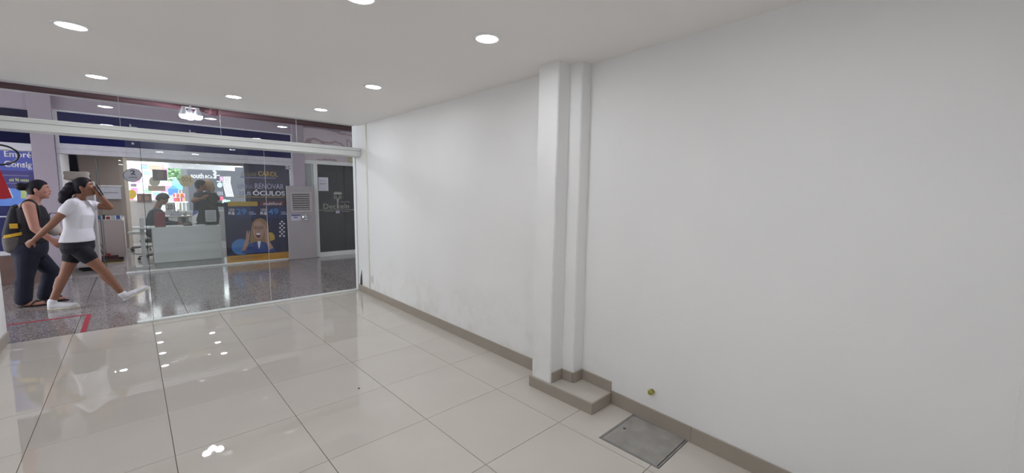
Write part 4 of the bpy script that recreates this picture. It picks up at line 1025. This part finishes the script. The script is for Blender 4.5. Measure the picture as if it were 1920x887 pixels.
def leg_shapes(mb, K, s, g=0, upto=1.0, flare=0):
    hp, kn, an = K['hip'+s], K['kn'+s], K['an'+s]; b = K.get('bulk', 1)
    if upto <= .5:
        limb(mb, hp, .086*b, hp+(kn-hp)*(upto*2), (.086-.030*upto*2)*b, g); return
    limb(mb, hp, .086*b, kn, .055*b, g); limb(mb, kn, .054*b, an, (.036+flare)*b, g)
    back = -K['F']*.018 if not K.get('sit') else UP*0
    limb(mb, kn+(an-kn)*.18+back, .050*b, kn+(an-kn)*.5+back*.6, .044*b, g)
def foot_shapes(mb, K, s, g=0):
    he, to, an = K['he'+s], K['to'+s], K['an'+s]; d = (to-he).normalized(); sd = d.cross(UP).normalized(); up = sd.cross(d)
    mb.cap(an, .034+g, he+d*.035+up*.035, .032+g, 12)
    mb.cap(he+d*.035+up*.033, .032+g, he+d*.12+up*.028, .030+g, 12); mb.cap(he+d*.10+up*.028, .030+g, to-d*.035+up*.020, .021+g, 12)
    mb.cap(he+d*.14+up*.02+sd*.016, .022+g, to-d*.05+up*.018+sd*.018, .017+g, 10); mb.cap(he+d*.14+up*.02-sd*.016, .022+g, to-d*.06+up*.018-sd*.018, .016+g, 10)
def make_person(label, K, skin, voxel=.008, detail=True, group=None):
    F, U_ = K['hf'].normalized(), K['hu'].normalized(); Rt = F.cross(U_).normalized(); c = K['head']; b = K.get('bulk', 1)
    mb = MB()
    mb.ell(c, (.094, .074, .112), (F, Rt, U_), 22)
    mb.ell(c+F*.028-U_*.055, (.064, .056, .064), (F, Rt, U_), 16); mb.ell(c+F*.068-U_*.096, (.022, .026, .02), (F, Rt, U_), 10)
    mb.cap(c+F*.084+U_*.014, .010, c+F*.101-U_*.020, .0125, 8); mb.ell(c+F*.084-U_*.052, (.015, .026, .018), (F, Rt, U_), 10)
    mb.ell(c+F*.078+U_*.030, (.016, .05, .010), (F, Rt, U_), 10)
    for s in (-1, 1): mb.ell(c+Rt*.074*s-F*.006-U_*.008, (.020, .010, .032), ((F*.9-U_*.2).normalized(), Rt, U_), 10); mb.ell(c+F*.062+Rt*.040*s-U_*.022, (.022, .02, .022), (F, Rt, U_), 10)
    mb.cap(K['neck']-UP*.02, .056*b, c-U_*.05-F*.012, .050*b, 14)
    loft(mb, rings(K))
    for s in 'RL':
        sh, el, wr = K['sh'+s], K['el'+s], K['wr'+s]
        mb.cap(K['neck']-UP*.025+(sh-K['neck'])*.35, .05*b, sh, .048*b, 12)
        limb(mb, sh, .050*b, el, .038*b); limb(mb, el, .038*b, el+(wr-el)*.35, .037*b); limb(mb, el+(wr-el)*.3, .037*b, wr, .025*b)
        hand(mb, wr, K['hn'+s], K.get('pn'+s, -K['R'] if s == 'R' else K['R']), K.get('th'+s, K['F']+UP*.3), K.get('cu'+s, .5))
        leg_shapes(mb, K, s); foot_shapes(mb, K, s)
    body = mb.blob('person', skin, None, voxel, 3)
    tag(body, label, 'person', group)
    mb = MB()
    for s in (-1, 1): mb.ell(c+F*.079+Rt*.030*s+U_*.008, (.008, .012, .0065), (F, Rt, U_), 10)
    mb.build('eyes', mat('eye_white', '#c9c3be', .3), body, smooth=True)
    mb = MB()
    for s in (-1, 1): mb.ell(c+F*.0842+Rt*.030*s+U_*.008, (.0035, .0055, .0055), (F, Rt, U_), 8)
    mb.build('irises', mat('eye_dark', '#1a1310', .3), body, smooth=True)
    mb = MB()
    for s in (-1, 1): mb.cap(c+F*.090+Rt*.012*s+U_*.034, .004, c+F*.082+Rt*.046*s+U_*.036, .003, 6)
    mb.build('eyebrows', mat('brow', '#20161a', .8), body, smooth=True)
    mb = MB(); mb.cap(c+F*.0965-Rt*.015-U_*.052, .0045, c+F*.0965+Rt*.015-U_*.052, .0045, 8); mb.build('lips', mat('lips', '#8a4a48', .5), body, smooth=True)
    return body
def hair_cap(mb, K, thick=.014, front=.062, nape=-.085, burn=-.018, ear=.006):
    """scalp hair: the head grown outward above a hairline (forehead, sideburn, over the ear, nape), sunk into the head below it"""
    F, U_ = K['hf'].normalized(), K['hu'].normalized(); Rt = F.cross(U_).normalized(); c = K['head']
    t = bmesh.new(); bmesh.ops.create_uvsphere(t, u_segments=56, v_segments=44, radius=1)
    for v in t.verts:
        f, r, z = v.co.x*.094, v.co.y*.074, v.co.z*.112
        if f > .062: h = front
        elif f > .026: h = burn+.012+(front-burn-.012)*(f-.026)/.036
        elif f > .010: h = burn
        elif f > -.024: h = ear
        else: h = nape
        h += .004*math.sin(31*v.co.y+17*v.co.x)
        k = max(0, min(1, (z-h)/.010+.5)); k = k*k*(3-2*k)
        g = (1+.006/.094)*(1-k)*.84+k
        v.co = c+F*(f*g+v.co.x*thick*k)+Rt*(r*g+v.co.y*thick*k)+U_*(z*g+v.co.z*thick*1.1*k)
    bmesh.ops.recalc_face_normals(t, faces=t.faces); mb._add(t)
def spline(P, n=6):
    P = [Vector(p) for p in P]; Q = [P[0]*2-P[1]]+P+[P[-1]*2-P[-2]]; out = []
    for i in range(1, len(Q)-2):
        for k in range(n):
            t = k/n; a, b, c, d = Q[i-1:i+3]
            out.append(.5*(2*b+(c-a)*t+(2*a-5*b+4*c-d)*t*t+(3*b-a-3*c+d)*t**3))
    return out+[P[-1]]
def shoe(K, s, m, sole, body):
    he, to, an = K['he'+s], K['to'+s], K['an'+s]; d = (to-he).normalized(); sd = d.cross(UP).normalized(); up = sd.cross(d)
    mb = MB(); foot_shapes(mb, K, s, .010); o = mb.blob('shoe', m, body, .006, 3)
    t = bmesh.new(); L_ = (to-he).length; pts = []
    for k in range(24):
        a = 2*math.pi*k/24; x = .5+.53*math.cos(a); wd = (.030+.017*max(0, min(1, (x-.1)*1.6)))*math.sin(a); pts.append(he+d*(L_*x)+sd*wd)
    lo = [t.verts.new(p-up*.010) for p in pts]; hi = [t.verts.new(p+up*.014) for p in pts]
    t.faces.new(lo); t.faces.new(hi)
    for k in range(24): t.faces.new((lo[k], lo[(k+1) % 24], hi[(k+1) % 24], hi[k]))
    bmesh.ops.recalc_face_normals(t, faces=t.faces); q = MB(); q._add(t); q.build('sole', sole, o)
    q = MB()
    for k in range(4):
        p = he+d*(.10+.022*k)+up*(.066-.006*k); q.cap(p-sd*.022, .003, p+sd*.022, .003, 6)
    q.build('laces', mat('lace', '#efe9d6', .7), o); return o

SKIN1 = mat('skin_brown', '#8f6551', .5, noise=(30, .05), spec=.35); SKIN2 = mat('skin_tan', '#b0806f', .5, noise=(30, .05), spec=.35)
HAIRB = mat('black_hair', '#15111a', .6, noise=(70, .3), bump=(140, .15), spec=.25)
# ---- woman in the white T-shirt
Y1 = 7.36
def k1(px, py, dy=0): return at(px, py, Y1+dy)
F1 = Vector((math.cos(.42), -math.sin(.42), 0)); R1 = F1.cross(UP)
K = dict(F=F1, R=R1, bulk=.98, hf=Vector((.97, -.12, .12)), hu=Vector((-.12, 0, 1)), head=k1(156.5, 350.5, .02), neck=k1(146, 374, .02))
K['torso'] = [(k1(146, 371.5), .055, .05), (k1(146, 377), .135, .065), (k1(147, 386), .158, .090), (k1(149, 403), .155, .112), (k1(147, 428), .132, .100), (k1(146, 448), .152, .115), (k1(146, 464), .165, .125), (k1(146, 474), .13, .11)]
K['shR'] = k1(136, 382, -.13); K['elR'] = k1(96, 422, -.18); K['wrR'] = k1(64, 450, -.12); K['hnR'] = k1(46, 463, -.06)
K['shL'] = k1(160, 384, .12); K['elL'] = k1(206, 388.5, .06); K['wrL'] = k1(186, 366, -.01); K['hnL'] = k1(176, 352, -.03)
K['hipR'] = k1(152, 470, -.07); K['hipL'] = k1(140, 470, .09)
K['knR'] = k1(193, 508, -.08); K['anR'] = k1(228, 551, -.07); K['heR'] = Vector((floor_at(233, 566).x-.0, 7.28, .028)); K['toR'] = K['heR']+Vector((.255, -.03, .135))
K['knL'] = k1(122, 514, .06); K['anL'] = k1(98, 561, .03)
hl = floor_at(91, 580); K['heL'] = Vector((hl.x, 7.38, .012)); K['toL'] = K['heL']+Vector((.262, -.06, -.002))
K['anL'] = K['heL']+Vector((.04, 0, .085)); K['anR'] = K['heR']+Vector((-.012, .0, .085))
K['thL'] = UP*.3-F1*1.0; K['pnL'] = Vector((-.8, -.1, .3)); K['cuL'] = .55; K['cuR'] = .7
W1 = make_person('striding person in a white T-shirt and black shorts holding a hand before the face', K, SKIN1, .0065)
TEE = mat('white_cotton', '#dfdfe6', .85, noise=(7, .05), bump=(9, .5))
mb = MB(); g = .016
rg = rings(K, g, 1, 4); rg[0] = (K['torso'][1][0]+UP*.006, R1*.14, F1*.078)
rg += [(K['torso'][5][0], R1*.178, F1*.142), (k1(145, 452.5), R1*.180, F1*.146)]
loft(mb, rg)
for s in 'RL':
    sh, el = K['sh'+s], K['el'+s]; mb.cap(sh+UP*.004, .062, sh+(el-sh)*.36, .062, 16); mb.cap(K['torso'][1][0], .05, sh, .058, 12)
mb.blob('shirt', TEE, W1, .008, 4)
mb = MB(); loft(mb, rings(K, .014, 5, 7)); leg_shapes(mb, K, 'R', .014, .16); leg_shapes(mb, K, 'L', .014, .16)
mb.blob('shorts', mat('black_shorts', '#14131d', .8), W1, .008, 3)
mb = MB(); hair_cap(mb, K, .011)
h0 = K['head']; mb.cap(h0+Vector((-.09, 0, 0)), .055, h0+Vector((-.13, 0, -.04)), .04, 12); mb.ell(k1(130, 357, .02), (.065, .055, .06)); mb.ell(k1(122, 366, .02), (.060, .055, .068)); mb.ell(k1(118, 375, .02), (.045, .045, .05)); mb.ell(k1(134, 349, .02), (.06, .055, .05))
mb.blob('hair', HAIRB, W1, .008, 2)
SNK = mat('white_canvas', '#dedee2', .7); SOL = mat('cream_rubber', '#e8e2cf', .6)
shoe(K, 'R', SNK, SOL, W1); shoe(K, 'L', SNK, SOL, W1)
pq = K['hnL']+Vector((.050, .02, .0)); ax = (k1(192, 364)-k1(184, 347)).normalized()
RM = Matrix.Translation(k1(187.5, 356, -.03)) @ Matrix.Rotation(-.38, 4, 'Y')
o = MB().box(-.006, .006, -.036, .036, -.072, .072, .004, R=RM).build('mobile_phone', mat('dark_phone', '#2c1c22', .3)); tag(o, 'dark mobile phone held in front of the face of the striding person', 'phone')
MB().box(-.0075, -.0055, -.031, .031, -.064, .064, .001, R=RM).build('screen', mat('phone_glass', '#101014', .08), o)

# ---- woman with the backpack
Y2 = 7.82
def k2(px, py, dy=0): return at(px, py, Y2+dy)
F2 = Vector((math.cos(.12), -math.sin(.12), 0)); R2 = F2.cross(UP)
K = dict(F=F2, R=R2, bulk=1.16, hf=Vector((1, -.10, -.02)), hu=Vector((.02, 0, 1)), head=k2(72, 355), neck=k2(59, 379))
K['torso'] = [(k2(60, 376), .06, .055), (k2(57, 381), .14, .075), (k2(57, 390), .17, .105), (k2(60, 408), .175, .135), (k2(58, 436), .165, .13), (k2(57, 455), .175, .135), (k2(56, 470), .185, .14), (k2(57, 482), .15, .12)]
K['shR'] = k2(54, 386, -.19); K['elR'] = k2(65, 428, -.23); K['wrR'] = k2(95, 449, -.24); K['hnR'] = k2(113, 463, -.25)
K['shL'] = k2(60, 388, .19); K['elL'] = k2(82, 424, .24); K['wrL'] = k2(108, 434, .20); K['hnL'] = k2(122, 441, .18)
K['hipR'] = k2(52, 476, -.08); K['hipL'] = k2(60, 476, .09)
K['knR'] = k2(47, 520, -.09); K['heR'] = Vector((floor_at(38, 575).x, 7.74, .012)); K['toR'] = K['heR']+Vector((.235, -.04, 0)); K['anR'] = K['heR']+Vector((.04, 0, .085))
K['knL'] = k2(97, 508, .08); K['heL'] = Vector((floor_at(76, 570).x, 7.92, .012)); K['toL'] = K['heL']+Vector((.235, -.03, 0)); K['anL'] = K['heL']+Vector((.04, 0, .085))
K['cuR'] = .6; K['cuL'] = .9
W2 = make_person('walking person in a dark vest and navy trousers with black hair in a bun', K, SKIN2, .0065)
VEST = mat('black_vest', '#1a1820', .8, noise=(20, .1))
mb = MB(); rg = rings(K, .012, 2, 5); rg.insert(0, (K['torso'][1][0]-UP*.02, R2*.115, F2*.085)); loft(mb, rg)
mb.blob('vest', VEST, W2, .008, 3)
mb = MB(); loft(mb, rings(K, .014, 5, 7)); leg_shapes(mb, K, 'R', .016, 1, .018); leg_shapes(mb, K, 'L', .016, 1, .018)
for s in 'RL': mb.cap(K['an'+s]+UP*.10, .062, K['an'+s]+UP*.035, .064, 14)
mb.blob('trousers', mat('navy_denim', '#1b1e31', .85, noise=(8, .15), bump=(30, .2)), W2, .009, 3)
mb = MB(); hair_cap(mb, K, .011, .066, -.07); mb.ell(k2(40, 350), (.055, .055, .05)); mb.cap(k2(52, 350), .05, k2(44, 350), .035)
mb.blob('hair', HAIRB, W2, .008, 2)
FLP = mat('flipflop_black', '#1c181c', .6)
for s in 'RL':
    he, to = K['he'+s], K['to'+s]; d = (to-he).normalized(); sd = d.cross(UP)
    mb = MB(); pts = [he+d*((to-he).length*(.5+.55*math.cos(2*math.pi*k/20)))+sd*(.042*math.sin(2*math.pi*k/20)) for k in range(20)]
    mb.prism([(p.x, p.y) for p in pts], .001, .012); o = mb.build('flip_flop', FLP, W2)
    tp_ = to-d*.05+UP*.052
    MB().tube([he+d*.11+sd*.045+UP*.01, he+d*.14+sd*.03+UP*.055, tp_, he+d*.14-sd*.03+UP*.055, he+d*.11-sd*.045+UP*.01], .006, 8).build('thong_strap', FLP, o)
# backpack
BPK = mat('backpack_navy', '#16161f', .75, noise=(14, .1)); BPG = mat('backpack_grey', '#5d5856', .8, noise=(20, .1))
bp_ = thing('backpack', 'dark backpack with a yellow stripe and grey bottom on the back of the walking person', 'backpack', k2(28, 440))
def bring(px0, px1, py, d=.15): a, b = k2(px0, py, -.02), k2(px1, py, -.02); return ((a+b)/2, Vector(((b.x-a.x)/2, 0, 0)), Vector((0, d, 0)))
mb = MB(); loft(mb, [bring(24, 40, 386, .09), bring(17, 43, 394, .12), bring(12, 46, 410, .14), bring(6, 50, 430, .15), bring(4, 51, 440, .15), bring(6, 50, 446, .14)], 24, .7); mb.blob('upper_bag', BPK, bp_, .008, 3)
mb = MB(); loft(mb, [bring(4, 52, 443, .152), bring(5, 52, 455, .15), bring(8, 50, 468, .14), bring(16, 44, 473, .11)], 24, .7); mb.blob('lower_bag', BPG, bp_, .008, 3)
def strip(mb, pts, w, th=.004):
    """flat band on the near side through image points given in metres"""
    t = bmesh.new(); top = []; bot = []
    for p, q in pts: top.append(p); bot.append(q)
    vs = []
    for dy in (0, th): vs.append(([t.verts.new(p+Vector((0, dy, 0))) for p in top], [t.verts.new(p+Vector((0, dy, 0))) for p in bot]))
    (a, b), (c, d) = vs; n = len(a)
    for i in range(n-1):
        t.faces.new((a[i], a[i+1], b[i+1], b[i])); t.faces.new((c[i], c[i+1], d[i+1], d[i])); t.faces.new((a[i], a[i+1], c[i+1], c[i])); t.faces.new((b[i], b[i+1], d[i+1], d[i]))
    t.faces.new((a[0], b[0], d[0], c[0])); t.faces.new((a[-1], b[-1], d[-1], c[-1])); bmesh.ops.recalc_face_normals(t, faces=t.faces); mb._add(t)
YEL = mat('yellow_nylon', '#d8ab2c', .6)
mb = MB(); strip(mb, [(k2(x, y, dy), k2(x, y+h, dy)) for x, y, h, dy in ((4, 443, 5, -.10), (8, 441, 6, -.16), (20, 439, 6, -.176), (33, 436.5, 6, -.178), (44, 434, 6, -.165), (50, 433, 5, -.10))], 0, .02); mb.build('yellow_stripe', YEL, bp_)
p = k2(25.5, 424, -.185)
MB().box(p.x-.032, p.x+.032, p.y, p.y+.03, p.z-.03, p.z+.03, .004).build('badge', YEL, bp_)
mb = MB(); mb.tube([k2(36, 388, -.05), k2(30, 384, -.05), k2(22, 387, -.05), k2(19, 392, -.05)], .008, 8); mb.build('grab_loop', BLACK, bp_)
mb = MB(); mb.tube(spline([k2(38, 392, -.16), k2(44, 381, -.17), k2(54, 375.5, -.165), k2(64, 379, -.16), k2(71, 390, -.165), k2(74, 405, -.18), k2(72, 424, -.17), k2(62, 440, -.15), k2(48, 444, -.15)]), .016, 8); mb.build('shoulder_strap', BLACK, bp_, smooth=True)
mb = MB(); mb.tube(spline([k2(40, 392, .12), k2(50, 377, .13), k2(64, 380, .13), k2(75, 395, .14), k2(76, 420, .14)]), .016, 8); mb.build('shoulder_strap', BLACK, bp_, smooth=True)
# white bag on the far arm
wbag = thing('white_bag', 'pale cloth bag with a dark loop hanging from the far arm of the backpack wearer', 'bag', k2(100, 425, .2))
mb = MB(); c = k2(101, 424, .14); mb.ell(c, (.055, .04, .11)); mb.ell(c-UP*.05, (.068, .045, .08)); mb.blob('bag_body', mat('pale_cloth', '#c9bfb6', .9, noise=(25, .10)), wbag, .008, 3)
mb = MB(); mb.tube([c+Vector((-.05, 0, .09)), c+Vector((-.02, .0, .17)), c+Vector((.03, .0, .17)), c+Vector((.06, 0, .08))], .006, 8); mb.build('handle', BLACK, wbag)

# ---- generic helpers for the three people inside the optician
def standing(px, py_crown, Y, ang, arms, lean=(0, 0), bulk=1.05):
    top = at(px, py_crown, Y); H = top.z; s = H/1.68
    F = Vector((math.cos(ang), math.sin(ang), 0)); R = F.cross(UP); o = Vector((top.x, Y, 0)); ln = Vector((lean[0], lean[1], 0))
    P = lambda f, r, z: o+F*f*s+R*r*s+UP*z*s+ln*(z-.9)*s*(1 if z > .9 else 0)
    K = dict(F=F, R=R, bulk=bulk*s, hf=F, hu=UP, head=P(.02, 0, 1.56), neck=P(-.01, 0, 1.42))
    K['torso'] = [(P(-.01, 0, 1.44), .06, .055), (P(-.01, 0, 1.40), .15, .075), (P(0, 0, 1.34), .18, .10), (P(.01, 0, 1.20), .175, .12), (P(0, 0, 1.04), .15, .11), (P(0, 0, .95), .17, .12), (P(0, 0, .86), .18, .13), (P(0, 0, .80), .14, .11)]
    for sgn, t in ((1, 'R'), (-1, 'L')):
        K['sh'+t] = P(0, .19*sgn, 1.37); K['hip'+t] = P(0, .09*sgn, .86); K['kn'+t] = P(.02, .10*sgn, .46); K['an'+t] = P(-.02, .10*sgn, .09)
        K['he'+t] = Vector(P(-.06, .10*sgn, 0)); K['he'+t].z = .012; K['to'+t] = K['he'+t]+F*.24
        a = arms.get(t)
        if a is None: K['el'+t], K['wr'+t], K['hn'+t] = P(-.02, .24*sgn, 1.10), P(.04, .24*sgn, .86), P(.06, .23*sgn, .72)
        else: K['el'+t], K['wr'+t], K['hn'+t] = a
    return K
def dress(K, body, top, bottom, sleeve=.4, voxel=.012, long=False):
    mb = MB(); loft(mb, rings(K, .016, 1, 6))
    for s in 'RL':
        sh, el, wr = K['sh'+s], K['el'+s], K['wr'+s]; mb.cap(K['torso'][1][0], .055, sh, .06, 12)
        mb.cap(sh, .062, sh+(el-sh)*min(1, sleeve), .056, 12)
        if long: mb.cap(el, .054, el+(wr-el)*.9, .042, 12)
    mb.blob('shirt', top, body, voxel, 3)
    mb = MB(); loft(mb, rings(K, .013, 5, 7))
    for s in 'RL': leg_shapes(mb, K, s, .018, 1, .025)
    mb.blob('trousers', bottom, body, voxel, 3)
    for s in 'RL':
        mb = MB(); foot_shapes(mb, K, s, .010); mb.blob('shoe', mat('dark_shoe', '#1d1b1f', .5), body, .01, 2)
NVY = mat('navy_shirt', '#22283a', .85, noise=(9, .08)); BLK = mat('black_shirt', '#1b1b21', .85, noise=(9, .08)); JEAN = mat('dark_jeans', '#232838', .85)
YA = 11.55
def ka(px, py, dy=0): return at(px, py, YA+dy)
KA = standing(371.5, 337, YA, -.1, {'R': (ka(362, 377, -.26), ka(378, 372, -.32), ka(389, 366, -.34)), 'L': (ka(384, 377, .30), ka(394, 366, .30), ka(400, 362, .25))}, (.03, 0))
PA = make_person('dark haired person in navy embracing another behind the reception desk', KA, SKIN1, .011)
dress(KA, PA, NVY, JEAN, .45)
mb = MB(); hair_cap(mb, KA, .020, .055, -.07); mb.blob('hair', HAIRB, PA, .011, 2)
YB_ = 11.74
def kb(px, py, dy=0): return at(px, py, YB_+dy)
KB = standing(393, 338, YB_, math.pi*.86, {'R': (kb(408, 372, .2), kb(384, 374, .36), kb(374, 372, .36)), 'L': (kb(403, 383, -.20), kb(422, 385, -.14), kb(431, 386, -.12))}, (-.03, 0), 1.12)
PB_ = make_person('blond person in black being embraced, one arm stretched out sideways', KB, SKIN2, .011)
dress(KB, PB_, BLK, mat('black_trousers', '#1c1c22', .85), 1.0, .012, True)
mb = MB(); hair_cap(mb, KB, .026, .055, -.10, -.06, -.06); mb.ell(KB['head']-KB['F']*.05-UP*.06, (.085, .085, .10)); mb.blob('hair', mat('blond_hair', '#a98a63', .6, noise=(50, .25)), PB_, .011, 2)
# seated man
YM = 11.75
def km(px, py, dy=0): return at(px, py, YM+dy)
FM = Vector((math.cos(-.15), math.sin(-.15), 0)); RMn = FM.cross(UP); seat = .46
hipc = km(291, 436); hipc.z = seat+.09
K = dict(F=FM, R=RMn, bulk=1.1, sit=True, hf=Vector((.9, -.1, -.42)), hu=Vector((.42, 0, .9)), head=km(305, 373), neck=km(294, 390))
nk = K['neck']
K['torso'] = [(nk, .06, .055), (nk-UP*.04-FM*.01, .15, .08), (nk-UP*.10-FM*.02, .19, .11), (nk+(hipc-nk)*.45-FM*.03, .185, .125), (nk+(hipc-nk)*.72-FM*.02, .17, .125), (hipc+UP*.06, .18, .13), (hipc-UP*.0, .185, .14), (hipc-UP*.06, .15, .12)]
for sg, t in ((1, 'R'), (-1, 'L')):
    K['sh'+t] = nk-UP*.07+RMn*.19*sg-FM*.01; K['el'+t] = nk-UP*.33+RMn*.24*sg+FM*.12; K['wr'+t] = nk-UP*.36+RMn*.14*sg+FM*.34; K['hn'+t] = K['wr'+t]+FM*.16-UP*.02
    K['hip'+t] = hipc+RMn*.10*sg; K['kn'+t] = hipc+RMn*.13*sg+FM*.42+UP*.0; K['an'+t] = Vector((K['kn'+t].x+.02, K['kn'+t].y, .09))
    K['he'+t] = Vector((K['kn'+t].x-.03, K['kn'+t].y, .012)); K['to'+t] = K['he'+t]+FM*.24
PM = make_person('seated person in a dark blue-grey shirt bending over the table', K, SKIN1, .011)
dress(K, PM, mat('slate_shirt', '#3b4453', .85, noise=(9, .06)), JEAN, 1.0, .012, True)
mb = MB(); hair_cap(mb, K, .024, .05, -.06); mb.blob('hair', HAIRB, PM, .011, 2)
swivel('office_chair', 'dark office chair under the seated person', hipc.x-.02, hipc.y, seat-.03, '#2b2d33', -math.pi/2-.15)
# ---- red flag and black hoop on a stand just left of the doorway
YR = 6.6
rs = thing('hoop_stand', 'black hoop and red pennant on a display stand at the left edge of the doorway', 'display stand', (-1.6, YR, 0))
hc = at(-8, 290, YR)
MB().tube([at(-8+43*math.cos(2*math.pi*k/40), 290+19*math.sin(2*math.pi*k/40)+2*math.cos(2*math.pi*k/40), YR+.16*math.sin(2*math.pi*k/40)) for k in range(40)], .009, 8, closed=True).build('hoop', BLACK, rs, smooth=True)
px_ = at(-110, 300, YR).x
MB().tube([(px_, YR, .02), (px_, YR, 2.25)], .016, 10).tube([(px_, YR, hc.z-.02), (at(-52, 290, YR).x, YR, hc.z-.02)], .009, 8).tube([(px_, YR-.02, at(-30, 330, YR).z), (at(-25, 330, YR).x, YR-.02, at(-30, 330, YR).z)], .009, 8).build('pole', BLACK, rs)
MB().lathe([(0, 0), (.18, 0), (.18, .015), (.02, .03), (0, .03)], (px_, YR, 0), 24).build('base', BLACK, rs)
mb = MB(); poly_px(mb, [(-26, 316), (-1, 316), (6, 332), (23, 371), (10, 373), (-40, 376)], YR-.03, .012); mb.build('pennant', mat('red_cloth', '#b01f2c', .7, noise=(6, .08)), rs)
mb = MB(); poly_px(mb, [(15, 352), (17, 353), (24.5, 371), (22.8, 371)], YR-.034, .02); mb.build('white_edge', WHITE, rs)
